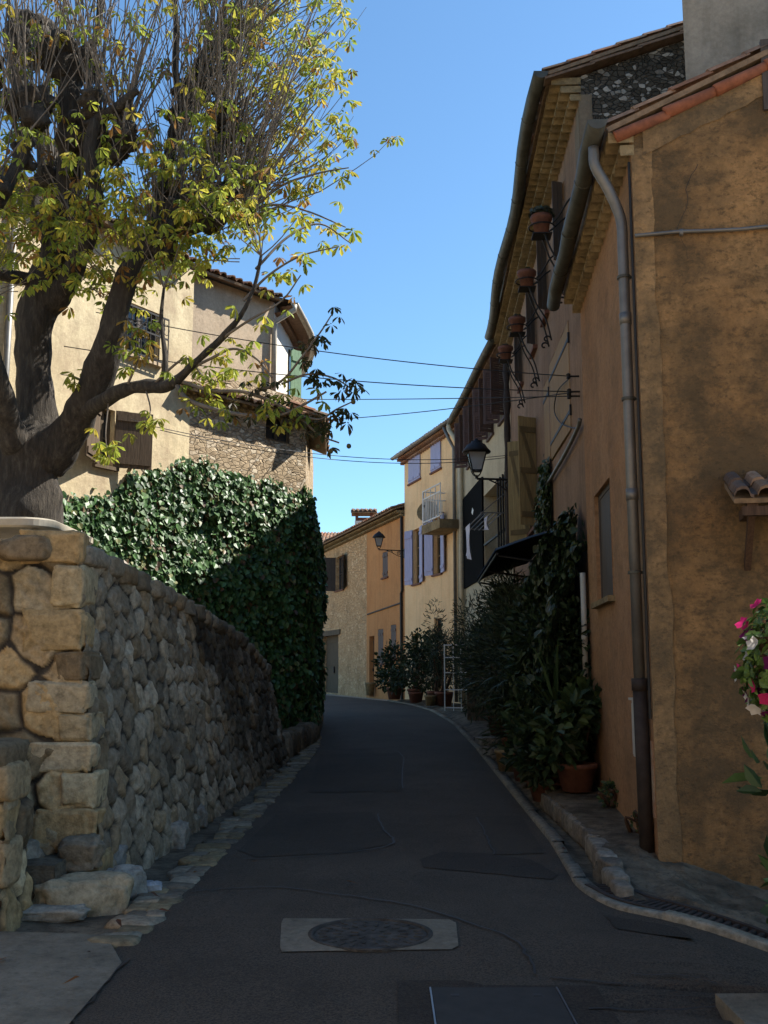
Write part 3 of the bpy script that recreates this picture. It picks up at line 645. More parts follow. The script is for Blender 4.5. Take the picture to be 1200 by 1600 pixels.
# ------------------------------------------------------------------ unseen houses added behind the viewpoint to bounce sunlight into the street
M['bounce_plaster'] = plaster('bounce_plaster', (.58, .43, .27), (.64, .5, .33), (.3, .22, .14), .4, .3, .7)
for nm, lab, fa, fb, lft, cx_, hgt in (('bounce_house', 'unseen pale house added at left behind the viewpoint to bounce sunlight', (-7.0, -13.0), (-6.4, 2.0), False, -12, 8.5), ('bounce_house', 'unseen pale house added across the rear of the viewpoint to bounce sunlight', (9.0, -14.0), (-6.9, -13.2), False, 0, 9.0)):
    F_ = Frame(fa, fb, lft); t = thing(nm, lab, 'house', F_.pt(F_.L / 2, 0), 'unseen houses added for bounced light'); hs = [(k * 2.6 + 1.2, k * 2.6 + 2.2, z, z + 1.6) for k in range(int((F_.L - 2) / 2.6)) for z in (1.0, 4.4)]
    mb = MB(); wallsheet(mb, F_, 0, F_.L, -.2, hgt, hs, .2, 1.0); mb.build('facade', M['bounce_plaster'], t)
    mb = MB(); mb.grid([[F_.pt(0, 0), F_.pt(0, 0, -6), F_.pt(F_.L, 0, -6), F_.pt(F_.L, 0)], [F_.pt(0, hgt), F_.pt(0, hgt, -6), F_.pt(F_.L, hgt, -6), F_.pt(F_.L, hgt)]]); mb.build('rear_wall', M['bounce_plaster'], t)
    mb = MB(); mb.abox(F_.pt(-.2, hgt, .3), F_.D * (F_.L + .4), -F_.N * 6.6 + Z * .9, Z * .1); mb.build('roof', M['terracotta'], t)
    for h in hs: mb = MB(); F_.box(mb, h[0] + .01, h[1] - .01, h[2] + .01, h[3] - .01, -.18, -.14); mb.build('window', M['lilac'], t)

# ------------------------------------------------------------------ left: retaining wall, stair, terrace
PAL_FRONT = [(.36, .26, .135), (.40, .31, .18), (.28, .205, .115), (.40, .32, .20), (.17, .125, .075), (.34, .235, .115)]
PAL_SIDE = [(.24, .19, .13), (.29, .23, .155), (.20, .16, .11), (.33, .27, .19), (.27, .195, .115)]
ZT = [(7.6, 2.53), (9.2, 2.46), (12.1, 2.27), (14.6, 2.06), (16.9, 1.67), (17.4, 1.6)]
def wall_top_x(y): return -2.33 + .0405 * (y - 7.72)
rw = thing('retaining_wall', 'tall rough stone retaining wall along the left edge of the street', 'wall', (-2.1, 8, 0))
mb = MB(); y0 = 7.58
stone_sheet(mb, lambda s: V(wall_base_x(y0 + s), y0 + s, gz(0, y0 + s) - .08), lambda s: V(wall_top_x(y0 + s), y0 + s + .1, interp(ZT, y0 + s) - .06), lambda s: V(1, -.04, .12), 9.7, .018, .215, .30, .042, 11, PAL_SIDE, warp=.02, grime=.65, gap=.012)
mb.build('street_face', M['stone'], rw, True)
mb = MB()
stone_sheet(mb, lambda s: V(-2.03 - s, 7.56 - .05 * s, -.05), lambda s: V(-2.33 - s * .95, 7.72 - .05 * s, 2.46), lambda s: V(-.02, -1, .08), 5.5, .014, .31, .44, .05, 4, PAL_FRONT, warp=.02, grime=.45, gap=.02)
mb.build('stair_face', M['stone'], rw, True)
mb = MB(); rnd = random.Random(5); z = .02; k = 0
while z < 2.45:                                           # quoins on the corner
    h = rnd.uniform(.2, .33); f = (z + h / 2) / 2.5; c = V(-2.03 - .30 * f, 7.56 + .16 * f, z + h / 2); lx, ly = (.24, .12) if k % 2 else (.13, .21)
    rock(mb, (c.x - lx + .045, c.y + ly - .06, c.z), (lx, ly, h * .5), k * 3 + 1, shade(rnd, .8, 1.15, rnd.choice(PAL_FRONT)), 4, rnd.uniform(-.05, .05), 1.15, .16); z += h - .004; k += 1
mb.build('quoin', M['stone'], rw, True)
mb = MB(); y = 7.75
while y < 17.2:
    ln = rnd.uniform(.3, .65); rock(mb, (wall_top_x(y + ln / 2) - .12, y + ln / 2, interp(ZT, y + ln / 2) - .05), (.2, ln / 2 + .01, .1), rnd.random() * 99, shade(rnd, .7, 1, rnd.choice(PAL_SIDE)), 3, 0, .8, .2); y += ln
x = -2.5
while x > -7.5:
    ln = rnd.uniform(.3, .7); rock(mb, (x - ln / 2, 7.78 + .05 * (x + 2.4), 2.49), (ln / 2 + .01, .2, .1), rnd.random() * 99, shade(rnd, .8, 1.1, rnd.choice(PAL_FRONT)), 3, 0, .8, .2); x -= ln
mb.build('coping', M['stone'], rw, True)
mb = MB(); mb.poly([V(wall_base_x(17.2), 17.2, 0), V(wall_top_x(17.2), 17.3, 1.6), V(-4.5, 17.3, 1.6), V(-4.5, 17.3, 0)]); mb.build('end_face', M['left_rubble'], rw)
# terrace behind the wall
mb = MB(); rows = []
for k in range(21):
    y = 7.75 + k * .5; r = wall_top_x(y) - .1; rows.append([V(r + (-11 - r) * q / 12, y, interp(ZT, y) - .1 + .05 * mnoise.noise(V(q * .7, y, 0)) + .25 * (q / 12)) for q in range(13)])
mb.grid(rows); structure(mb.build('terrace', M['soil'], smoothed=True))
# stair flank and steps
sf = thing('stair_wall', 'low broken stone wall flanking the steps at the left edge of the photo', 'wall', (-3, 6.6, 0))
mb = MB()
stone_sheet(mb, lambda s: V(-2.33 - s, 6.5 - .03 * s, -.03), lambda s: V(-2.40 - s, 6.56 - .03 * s, 1.08), lambda s: V(-.02, -1, .05), 2.6, .016, .25, .32, .05, 21, PAL_FRONT, warp=.02, gap=.018)
stone_sheet(mb, lambda s: V(-2.33, 6.5 + s, -.03), lambda s: V(-2.40, 6.54 + s, 1.08), lambda s: V(1, -.02, .05), .5, .016, .25, .3, .045, 22, PAL_FRONT, warp=.02, gap=.018)
mb.build('face', M['stone'], sf, True)
mb = MB(); x = -2.36
while x > -4.8:
    ln = rnd.uniform(.25, .45); rock(mb, (x - ln / 2, 6.78 + .02 * x, 1.06), (ln / 2 + .01, .28, .09), rnd.random() * 99, rnd.choice(PAL_FRONT), 3, 0, .9, .2); x -= ln
z = .1; k = 0
while z < 1.05:
    h = rnd.uniform(.22, .3); rock(mb, (-2.45 + .03 * (k % 2), 6.66, z + h / 2 - .06), (.12, .16, h / 2), 40 + k, shade(rnd, .9, 1.2, rnd.choice(PAL_FRONT)), 3, 0, 1.0, .14); z += h - .01; k += 1
mb.build('coping', M['stone'], sf, True)
st = thing('stone_steps', 'worn concrete and stone steps between the low stair wall and the retaining wall', 'steps', (-2.6, 7.1, 0))
mb = MB()
for k, (x1, zt) in enumerate([(-2.2, .30), (-2.62, .52), (-3.1, .74), (-3.6, .96), (-4.1, 1.18)]):
    mb.col = (1, 1, 1); n = 7; xx0 = -4.9
    pts = [[V(xx0 + (x1 - xx0) * i / n + .012 * mnoise.noise(V(i, j, k)), 7.12 + .5 * j / n, zt + .012 * mnoise.noise(V(i * 1.7, j * 1.3, k + 9))) for j in range(n + 1)] for i in range(n + 1)]
    mb.grid([r[::-1] for r in pts]); mb.grid([[p for p in pts[-1]], [V(p.x + .02, p.y, p.z - .34) for p in pts[-1]]]); mb.grid([[r[0] for r in pts], [V(r[0].x, r[0].y, r[0].z - .34) for r in pts]])
mb.build('tread', M['slab'], st, True)
rnd = random.Random(77)
ROCKS = [((52, 1408), .17, .12, .13, (.36, .35, .33), 'white veined rubble stone at the foot of the low stair wall'),
         ((128, 1412), .30, .15, .15, (.34, .27, .17), 'big yellowish kerb boulder lying lengthwise at the wall foot'),
         ((190, 1390), .17, .12, .13, (.27, .25, .21), 'greyish boulder touching the end of the big yellowish one'),
         ((235, 1385), .08, .07, .05, (.30, .31, .32), 'small bluish rounded stone at the edge of the paved gutter'),
         ((100, 1388), .2, .14, .17, (.25, .24, .22), 'streaky grey rock under the steps, above the big yellowish boulder'),
         ((160, 1372), .16, .13, .16, (.22, .205, .18), 'dark grey rock below the wall corner'),
         ((215, 1330), .15, .14, .15, (.24, .21, .17), 'brownish rock against the wall foot just past its corner'),
         ((150, 1290), .15, .1, .11, (.2, .16, .11), 'mossy brown rock tucked into the base of the wall corner'),
         ((22, 1402), .16, .12, .2, (.24, .2, .145), 'upright brownish rock under the lowest step beside the stair wall'),
         ((78, 1392), .11, .1, .14, (.28, .235, .17), 'small tan rock wedged between the step and the corner rocks'),
         ((20, 1400), .14, .1, .07, (.36, .24, .11), 'flat orange stone beside the concrete at the left edge'),
         ((62, 1425), .3, .13, .05, (.28, .25, .2), 'low flat stone sunk in the concrete before the boulders'),
         ((270, 1310), .13, .15, .14, (.27, .235, .19), 'rounded rock bulging from the wall foot beside the gutter'),
         ((305, 1280), .12, .17, .13, (.24, .21, .17), 'farthest loose rock at the foot of the street wall')]
for i, ((u, v), a, b_, c_, col, lab) in enumerate(ROCKS):
    p = G(u, v + 8); zz = c_ * .45 if i not in (4, 5, 7, 8, 9) else c_ * .8
    if i == 7: p = V(-2.12, 7.45, 0); zz = .32
    mb = MB(); rock(mb, (0, 0, zz), (a, b_, c_), i * 5 + 2, col, 4, {1: .35, 2: .5, 12: .1, 13: .1}.get(i, rnd.uniform(-.4, .4)), .7, .3)
    o = mb.build('rubble_stone', M['stone_clean'], None, True); o.location = (p.x, p.y, gz(p.x, p.y)); tag(o, lab, 'stone', 'loose rubble stones at the wall foot')
it = thing('metal_table', 'cream metal table top with a rounded corner on short posts above the wall', 'table', (-3.4, 8.4, 2.43))
mb = MB(); x1, ya, yb, r = -2.62, 7.95, 9.35, .22; out = [V(-6.2, ya, 0)]
for k in range(9): a = -math.pi / 2 + math.pi / 2 * k / 8; out.append(V(x1 - r + r * math.cos(a), ya + r + r * math.sin(a), 0))
for k in range(9): a = math.pi / 2 * k / 8; out.append(V(x1 - r + r * math.cos(a), yb - r + r * math.sin(a), 0))
out.append(V(-6.2, yb, 0)); cen = V(-4.4, 8.65, 0)
def ring(f, z): return [cen + (p - cen) * f + Z * z for p in out]
rs = [ring(.985, 2.70), ring(1, 2.715), ring(1, 2.765), ring(.985, 2.78)]
mb.grid([r_ + r_[:1] for r_ in rs]); mb.poly(rs[-1]); mb.poly(rs[0][::-1]); mb.build('table_top', M['cream_metal'], it)
for x, y in ((-2.8, 8.15), (-2.85, 9.15), (-4.6, 8.15), (-5.9, 8.15)):
    mb = MB(); mb.tube([V(x, y, 2.4), V(x, y, 2.7)], .028, 12); mb.build('post', M['cream_metal'], it)

# ------------------------------------------------------------------ left house
K, S_ = V(-3.5, 18, 0), V(-1.57, 20.2, 0)
FY = Frame((-8.27, 10.35), (K.x, K.y), False); FS = Frame((K.x, K.y), (S_.x, S_.y), False)
lh = thing('corner_house', 'sunlit pale house with a rubble lower corner and ivy behind the tree', 'house', (-4, 17, 0))
def hole(F, u0, v0, u1, v1, n=0.0):
    a, za = F.px(u0, v1, n); b_, zb = F.px(u1, v0, n); uc = (u0 + u1) / 2
    return (a, b_, F.px(uc, v1, n)[1], F.px(uc, v0, n)[1]) if a < b_ else (b_, a, F.px(uc, v1, n)[1], F.px(uc, v0, n)[1])
wy1 = hole(FY, 150, 638, 180, 728); wy2 = hole(FY, 195, 480, 250, 560)
mb = MB(); wallsheet(mb, FY, 0, FY.L, 0, 8.85, [wy1, wy2], .25, .5, .02); mb.build('wall', M['yellow'], lh, True)
wf = window(lh, FY, *wy1, M['old_wood'], sill_m=M['old_wood']); shutters(wf, FY, wy1[0], wy1[1], wy1[2], wy1[3], M['weathered_wood'], (150, 150), 3, wd=.62)
wf = window(lh, FY, *wy2, M['grey_shutter'], sill_m=M['beige'])
g = MB()                                                  # iron grille of the upper window
a0, a1, z0, z1 = wy2
for zz in (z0 - .02, z0 + .42, z0 + .78): g.abox(FY.pt(a0 - .1, zz, .12), FY.D * (a1 - a0 + .2), Z * .03, FY.N * .02)
n = 9
for k in range(n + 1): g.tube([FY.pt(a0 - .1 + (a1 - a0 + .2) * k / n, z0 - .02, .13), FY.pt(a0 - .1 + (a1 - a0 + .2) * k / n, z0 + .8, .13)], .012, 6)
for k in range(n):
    cpt = FY.pt(a0 - .1 + (a1 - a0 + .2) * (k + .5) / n, z0 + .6, .13); g.tube([cpt + FY.D * .07 * math.cos(q * .7) + Z * .1 * math.sin(q * .7) for q in range(10)], .008, 5)
g.build('grille', M['iron'], wf)
ws = hole(FS, 415, 645, 458, 690)
mb = MB(); wallsheet(mb, FS, 0, FS.L, 0, 7.0, [ws], .3, .4, .03); e = Frame((S_.x, S_.y), (-1.9, 27), False); wallsheet(mb, e, 0, e.L, 0, 7.0, (), .2, .5, .03)
mb.build('rubble_wall', M['left_rubble'], lh, True)
window(lh, FS, *ws, M['old_wood'], sill=False)
set_b = -.4; KB = K + FS.N * set_b; UB = V(-2.24, 20.04, 0)
FB = Frame((KB.x, KB.y), (UB.x, UB.y), False)
mb = MB(); wallsheet(mb, FB, -.4, FB.L, 6.5, 9.0, (), .2, .5, .015); mb.build('upper_wall', M['beige'], lh, True)
curve = arc_pts([UB, V(-2.12, 21.2, 0), V(-2.05, 22.2, 0), V(-2.12, 23.3, 0), V(-2.5, 25, 0), V(-3.3, 27, 0)], 6)
mb = MB(); mb.grid([[p + Z * 6.3 for p in curve], [p + Z * 9.0 for p in curve]]); mb.build('curved_wall', M['white_wall'], lh, True)
def offs(pts, d):
    o = []
    for i, p in enumerate(pts):
        t = (pts[min(i + 1, len(pts) - 1)] - pts[max(i - 1, 0)]).normalized(); o.append(p + V(t.y, -t.x, 0) * d)
    return o
o1, o2 = offs(curve, .12), offs(curve, .36); inn = offs(curve, -1.2)
mb = MB(); mb.col = (.17, .11, .075); mb.grid([[p + Z * 8.78 for p in curve], [p + Z * 8.8 for p in o1], [p + Z * 8.9 for p in o1], [p + Z * 8.93 for p in o2], [p + Z * 9.03 for p in o2], [p + Z * 9.5 for p in inn]])
mb.build('eave', M['tile'], lh)
mb = MB(); gp = [p + Z * 8.98 for p in offs(curve, .42)]; gutter(mb, gp, .075); mb.build('gutter', M['cream_metal'], lh, True)
mb = MB(); q0 = UB + FB.N * .08 + FB.D * -.06; pipe(mb, [gp[0] + Z * -.05, gp[0] + Z * -.15, q0 + Z * 8.55, q0 + Z * 8.3, q0 + Z * 6.6], .055, 10); mb.build('downpipe', M['cream_metal'], lh, True)
i0, i1 = 8, 12; a, b_ = curve[i0], curve[i1]; Fg = Frame((a.x, a.y), (b_.x, b_.y), False)
mb = MB(); board_leaf(mb, Fg.pt(0, 0, .05), (Fg.D * .8 + Fg.N * .6), (Fg.N * .8 - Fg.D * .6), 7.1, 8.5, .32, 3); mb.build('shutter', M['green_paint'], lh)
mb = MB(); Fg.box(mb, .02, .8, 6.9, 8.5, .0, .03); mb.build('window', M['glass'], lh)
# lean-to tiles over the rubble corner
mb = MB(); tile_roof(mb, FS.pt(-.35, 6.56, .30), FS.D, -FS.N * .93 + Z * .36, FS.L + .8, .82, 4); tile_roof(mb, e.pt(-.35, 6.57, .42), e.D, -e.N * .93 + Z * .36, 3.5, .9, 5); mb.build('lean_to_roof', M['tile'], lh)
mb = MB(); genoise(mb, FS, -.2, FS.L + .1, 6.56, 2, .08, .09, .2); mb.build('cornice', M['genoise'], lh)
mb = MB(); mb.col = (.2, .14, .09)
tile_roof(mb, FB.pt(-.5, 9.02, .3), FB.D, -FB.N * .95 + Z * .3, FB.L + .5, 1.4, 6); tile_roof(mb, FY.pt(0, 8.86, .3), FY.D, -FY.N * .95 + Z * .3, FY.L - .2, 1.4, 7)
mb.poly([V(-9.3, 11.0, 9.25), V(-4.5, 18.7, 9.26), V(-3.3, 20.8, 9.4), V(-3.6, 27, 9.46), V(-14, 27, 9.5), V(-14, 11, 9.3)]); mb.build('roof', M['tile'], lh)
mb = MB(); mb.grid([[V(-8.27, 10.35, 0), V(-14, 11, 0), V(-14, 27, 0), V(-1.9, 27, 0)], [V(-8.27, 10.35, 8.85), V(-14, 11, 9.2), V(-14, 27, 9.4), V(-3.3, 27, 9.0)]]); mb.build('rear_wall', M['beige'], lh)
mb = MB(); q = FY.px(12, 520, .06); pipe(mb, [FY.pt(q[0], 8.7, .07), FY.pt(q[0], 2.3, .07)], .05); mb.build('rain_pipe', M['zinc'], lh, True)

# ------------------------------------------------------------------ ivy
def leaf_pair(mb, p, nrm, up, size, shape, fold=.25, droop=.2):
    """one leaf as two folded halves; shape: list of (along, half-width)"""
    nrm = nrm.normalized(); a = (up - nrm * up.dot(nrm)).normalized(); c = a.cross(nrm); mid, l, r = [], [], []
    for t, wd in shape:
        q = p + a * (t * size) - nrm * (droop * t * t * size); mid.append(q)
        l.append(q + c * (wd * size) + nrm * (fold * wd * size)); r.append(q - c * (wd * size) + nrm * (fold * wd * size))
    m0, m1 = mb.vert(mid[0]), mb.vert(mid[-1]); L = [mb.vert(x) for x in l[1:-1]]; R = [mb.vert(x) for x in r[1:-1]]
    mb.face([m0, *L, m1][::-1]); mb.face([m0, *R, m1])
IVY = [(0, 0), (.12, .38), (.4, .5), (.72, .3), (1, 0)]; OVAL = [(0, 0), (.3, .22), (.65, .24), (1, 0)]; NARROW = [(0, 0), (.35, .085), (.7, .075), (1, 0)]; CHEST = [(0, 0), (.4, .12), (.74, .2), (1, 0)]
def ivy_patch(name, label, path, top, bottom, thick, n, size, seed, cols, core=True, group=None):
    """path: plan points (outward = right of travel); top/bottom: functions of arc length -> z"""
    cum = [0]
    for p, q in zip(path, path[1:]): cum.append(cum[-1] + (q - p).length)
    L = cum[-1]
    def at(s):
        i = max(k for k in range(len(path) - 1) if cum[k] <= s + 1e-9); t = (s - cum[i]) / (cum[i + 1] - cum[i]); d = (path[i + 1] - path[i]).normalized()
        nn = V(d.y, -d.x, 0)
        if i + 1 < len(path) - 1 and t > .8: d2 = (path[i + 2] - path[i + 1]).normalized(); nn = nn.lerp(V(d2.y, -d2.x, 0), (t - .8) * 2.5)
        if i > 0 and t < .2: d2 = (path[i] - path[i - 1]).normalized(); nn = nn.lerp(V(d2.y, -d2.x, 0), (.2 - t) * 2.5)
        return path[i].lerp(path[i + 1], t), nn.normalized()
    def off(s, z):
        h = max(0, min(1, (top(s) - z) / .9)); return thick * (.15 + .85 * h ** .7) * (.8 + .7 * mnoise.noise(V(s * 1.1, z * 1.1, seed)) + .4 * mnoise.noise(V(s * 3.1, z * 3.1, seed)))
    o = thing(name, label, 'ivy', path[len(path) // 2] + Z * bottom(L / 2), group); rnd = random.Random(seed)
    if core:
        mb = MB(); rows = []
        ns = int(L / .25)
        for i in range(ns + 1):
            s = L * i / ns; p, nn = at(s); b_, t_ = bottom(s), top(s) - .12; rows.append([p + nn * max(.02, off(s, b_ + (t_ - b_) * j / 16) - .05) + Z * (b_ + (t_ - b_) * j / 16) for j in range(17)])
        mb.grid(rows); mb.build('stems_or_hull', M['ivy_core'], o, True)  # dark hull added behind the leaves, standing in for the ivy's shaded inside
    mb = MB(); k = 0
    while k < n:
        s = rnd.uniform(0, L); b_, t_ = bottom(s), top(s); z = b_ + (t_ - b_) * rnd.random() + rnd.gauss(0, .05)
        if z < b_: continue
        k += 1; p, nn = at(s); f = off(s, min(z, t_)); q = p + nn * max(.03, f + rnd.uniform(-.06, .09)) + Z * z
        nrm = nn + V(rnd.gauss(0, .35), rnd.gauss(0, .35), rnd.gauss(.35, .35)); up = V(rnd.gauss(0, .6), rnd.gauss(0, .6), -1)
        mb.col = shade(rnd, .7, 1.35, rnd.choice(cols)); leaf_pair(mb, q, nrm, up, size * rnd.choice((.45, .7, .9, 1.0, 1.15, 1.4)), IVY, .18, .15)
    mb.build('foliage', M['ivy'], o); return o
def tabf(F, pix): return [(F.px(u, v, .2)[0], F.px(u, v, .2)[1]) for u, v in pix]
ty = sorted(tabf(FY, [(20, 775), (85, 768), (150, 776), (190, 758), (215, 742), (240, 728), (270, 724), (292, 716)]))
tS = sorted(tabf(FS, [(300, 714), (335, 720), (370, 733), (410, 742), (440, 752), (478, 764)]))
LY = FY.L - 3.0
def ivy_top(s): return interp(ty, s + 3.0) if s < LY else (interp(tS, s - LY) if s < LY + FS.L else interp(tS, FS.L) - .05 * (s - LY - FS.L)) 
_it = ivy_top
def ivy_top(s): return _it(s) + .22 * mnoise.noise(V(s * 2.3, 3, 1)) + .12 * mnoise.noise(V(s * 6.1, 5, 1)) - .05
def ivy_bot(s): return 1.6 if s < LY - 1.5 else (1.6 + (.16 - 1.6) * smooth(LY - 1.5, LY + 1.5, s) if s < LY + 1.5 else (.16 + .4 * smooth(LY, LY + FS.L, s)) + .05 * (s - LY - FS.L) * (s > LY + FS.L))
ivy_patch('ivy', 'thick glossy green ivy covering the lower walls of the sunlit corner house', [FY.pt(3.0, 0), K, S_, V(-1.72, 24.6, 0)], ivy_top, ivy_bot, .21, 52000, .092, 5,
          [(.04, .10, .028)] * 5 + [(.055, .125, .036)] * 5 + [(.026, .065, .022)] * 4 + [(.085, .16, .05)] * 3 + [(.13, .14, .05), (.10, .06, .03)])

lk = thing('low_stone_wall', 'low dark line of rough stones under the ivy at the road edge', 'wall', (-1.55, 19.5, .2)); mb = MB(); rnd = random.Random(41); y = 17.5
while y < 24.3:
    ln = rnd.uniform(.25, .5); xx = interp([(17.4, -1.72), (20.1, -1.42), (24.5, -1.62)], y); rock(mb, (xx, y + ln / 2, gz(0, y) + .16), (.16, ln / 2 + .02, .24), rnd.random() * 99, shade(rnd, .5, .9, rnd.choice(PAL_SIDE)), 3, 0, .9, .2); y += ln
mb.build('stones', M['stone'], lk, True)

# ------------------------------------------------------------------ right: near ochre house
A_, B_ = (2.17, 8.4), (2.48, 12.4)
NS = Frame(A_, B_); NFR = Frame(A_, (12.95, 6.24), False); RK, RIDGE = .42, 5.5
nh = thing('ochre_house', 'near ochre plastered house with grey downpipe and stained front at right', 'house', (2.17, 8.4, 0))
hw = hole(NS, 934, 757, 953, 938)
def gable_top(s): return 6.22 + RK * (s if s < RIDGE else 2 * RIDGE - s)
mb = MB(); wallsheet(mb, NS, 0, NS.L, -.1, 6.22, [hw], .1, .3, .012); mb.build('side_wall', M['near_side'], nh, True)
mb = MB(); wallsheet(mb, NFR, 0, RIDGE * 2, -.5, 6.22, (), .2, .2, .02, gable_top); mb.build('front_wall', M['near_front'], nh, True)
mb = MB()                                                 # pale render patches: a band at the corner, one under the verge
n = 40; L1, L2 = [], []
for k in range(n + 1):
    z = .1 + 6.0 * k / n; L1.append(NFR.pt(-.004, z, .014 + .012 * mnoise.noise(V(z * 2, 1, 1)))); L2.append(NFR.pt(.17 + .05 * mnoise.noise(V(z * 2.2, 3, 0)) + .02 * mnoise.noise(V(z * 9, 3, 0)), z, .008 + .01 * mnoise.noise(V(z * 2, 1, 1))))
mb.grid([L1, L2]); L1, L2 = [], []
for k in range(n + 1):
    s = .1 + 3.2 * k / n; zt = gable_top(s); L1.append(NFR.pt(s, zt - .22 - .08 * mnoise.noise(V(s * 2, 7, 0)) - .03 * mnoise.noise(V(s * 9, 7, 0)), .016)); L2.append(NFR.pt(s, zt, .02))
mb.grid([L1, L2]); mb.build('render_band', plaster('pale_band', (.31, .185, .082), (.35, .22, .105), (.10, .075, .045), .85, .3, .9, .95, 1.4, .38, .58, .65), nh, True)
wf = window(nh, NS, *hw, M['grey_shutter'], .1, True, False, sill_m=M['genoise'], bars=0)
mb = MB(); hz = (hw[2] + hw[3]) / 2
board_leaf(mb, NS.pt(hw[0] + .01, 0, -.05), NS.D, -NS.N, hw[2] + .02, hw[3] - .02, hw[1] - hw[0] - .02, 3); mb.build('shutter', M['grey_shutter'], wf)
mb = MB(); genoise(mb, NS, -.02, NS.L, 6.26, 2, .1, .12, .19); mb.build('cornice', M['genoise'], nh)
gp = [NS.pt(-.18 + (NS.L + .55) * k / 8, 6.3 + .012 * math.sin(k * 1.3), .31 + .01 * math.sin(k * 2.1)) for k in range(9)]
mb = MB(); gutter(mb, gp, .085); mb.build('gutter', M['zinc_dark'], nh, True)
mb = MB(); dp = arc_pts([NS.pt(.12, 6.2, .31), NS.pt(.12, 6.02, .30), NS.pt(.15, 5.82, .19), NS.pt(.18, 5.55, .085), NS.pt(.18, 5.3, .075)], 4) + [NS.pt(.18, 3.6, .075), NS.pt(.18, 1.45, .07)]
pipe(mb, dp, .047, 16, [(len(dp) - 3, .4), (len(dp) - 2, .25)])
lo = MB(); pipe(lo, [NS.pt(.18, 1.5, .07), NS.pt(.18, .1, .06)], .06, 16, [(0, .02)])
dpo = mb.build('downpipe', M['zinc'], nh, True); lo.build('lower_pipe', M['rust'], dpo, True)
for z in (5.0, 3.9, 2.4): mb2 = MB(); mb2.tube([NS.pt(.18, z - .012, .075), NS.pt(.18, z + .012, .075)], .06, 16); NS.box(mb2, .17, .19, z - .01, z + .01, 0, .05); mb2.build('clamp', M['zinc_dark'], dpo)
mb = MB(); mb.tube([NS.pt(.03, 6.0, .02), NS.pt(.03, 3, .02), NS.pt(.03, 1.2, .02)], .012, 6); mb.build('cable', M['cable'], nh)
rd_ = random.Random(14); mb = MB()
for s0, z0, n_ in ((.55, 5.9, 20), (1.25, 5.2, 16)):
    p = [s0, z0]; top, bot = [], []; dr = rd_.uniform(-.5, .5)
    for k in range(n_):
        dr += rd_.gauss(0, .5); dr *= .8; w_ = .002 * (1 - k / n_) + .001; top.append(NFR.pt(p[0] - w_, p[1], .0215)); bot.append(NFR.pt(p[0] + w_, p[1], .0215)); p[0] += dr * .04; p[1] -= .045
    mb = MB(); mb.grid([top, bot]); mb.build('crack', M['seam'], nh)
# roof, verge tiles
U = (NFR.D + Z * RK).normalized(); lu = (RIDGE + .2) * math.hypot(1, RK)
mb = MB(); tile_roof(mb, NS.pt(-.02, 6.32, .24), NS.D, U, NS.L + .02, lu, 11); q0 = NS.pt(-.02, 6.32, .24) + U * lu
e1 = q0 + NS.D * (NS.L + .02); U2 = (NFR.D - Z * RK) * (RIDGE + .3); mb.col = (.25, .15, .1); mb.abox(q0 - Z * .06, NS.D * (NS.L + .02), U2, Z * .06); mb.build('roof', M['tile'], nh)
mb = MB(); s = -.14; rnd = random.Random(2)
while s < RIDGE:
    l = .5; a = NFR.pt(s, gable_top(s) + .04, .03); b_ = NFR.pt(s + l * .93, gable_top(s + l * .93) + .03, .03); j = V(0, 0, rnd.uniform(-.008, .012))
    mb.tube([a + j, a.lerp(b_, .03) + j, b_], [.054, .056, .043], 14); s += l * .86
mb.build('verge', M['verge'], nh, True)
mb = MB(); mb.grid([[V(2.48, 12.4, -.1), V(13.2, 10.3, -.1), NFR.pt(11, -.3)], [V(2.48, 12.4, 6.2), V(13.2, 10.3, 6.3), NFR.pt(11, 6.22)]]); mb.build('rear_wall', M['near_side'], nh)
ms = hole(NS, 989, 1094, 1002, 1181); ms = (ms[0], ms[0] + .3, ms[2], ms[3])
mb = MB(); NS.box(mb, ms[0], ms[1], ms[2], ms[3], -.05, .035); NS.box(mb, ms[0] + .02, ms[1] - .02, ms[2] + .02, ms[3] - .03, .035, .043); mbo = mb.build('meter_box', M['meter'], nh)
mb = MB(); NS.box(mb, ms[0] - .02, ms[1] + .02, ms[3] + .001, ms[3] + .02, -.02, .06); mb.build('lid', M['meter'], mbo)
mb = MB(); NS.box(mb, .06, .13, .42, 1.02, .0, .012); mb.build('brick_patch', plaster('brick_patch', (.28, .15, .09), (.36, .3, .22), (.1, .08, .06), .5, .2, 5), nh)
cz = NFR.px(1100, 362)[1]; mb = MB(); cpts = [NFR.pt(.0, cz + .0, .03)] + [NFR.pt(.12 + k * .25, cz - .004 * k + .008 * math.sin(k * 1.7), .035) for k in range(14)]
mb.tube(cpts, .017, 8)
for k in range(1, 13, 3): NFR.box(mb, .12 + k * .25, .15 + k * .25, cz - .03, cz + .02, 0, .05)
mb.build('conduit', M['zinc'], nh, True)
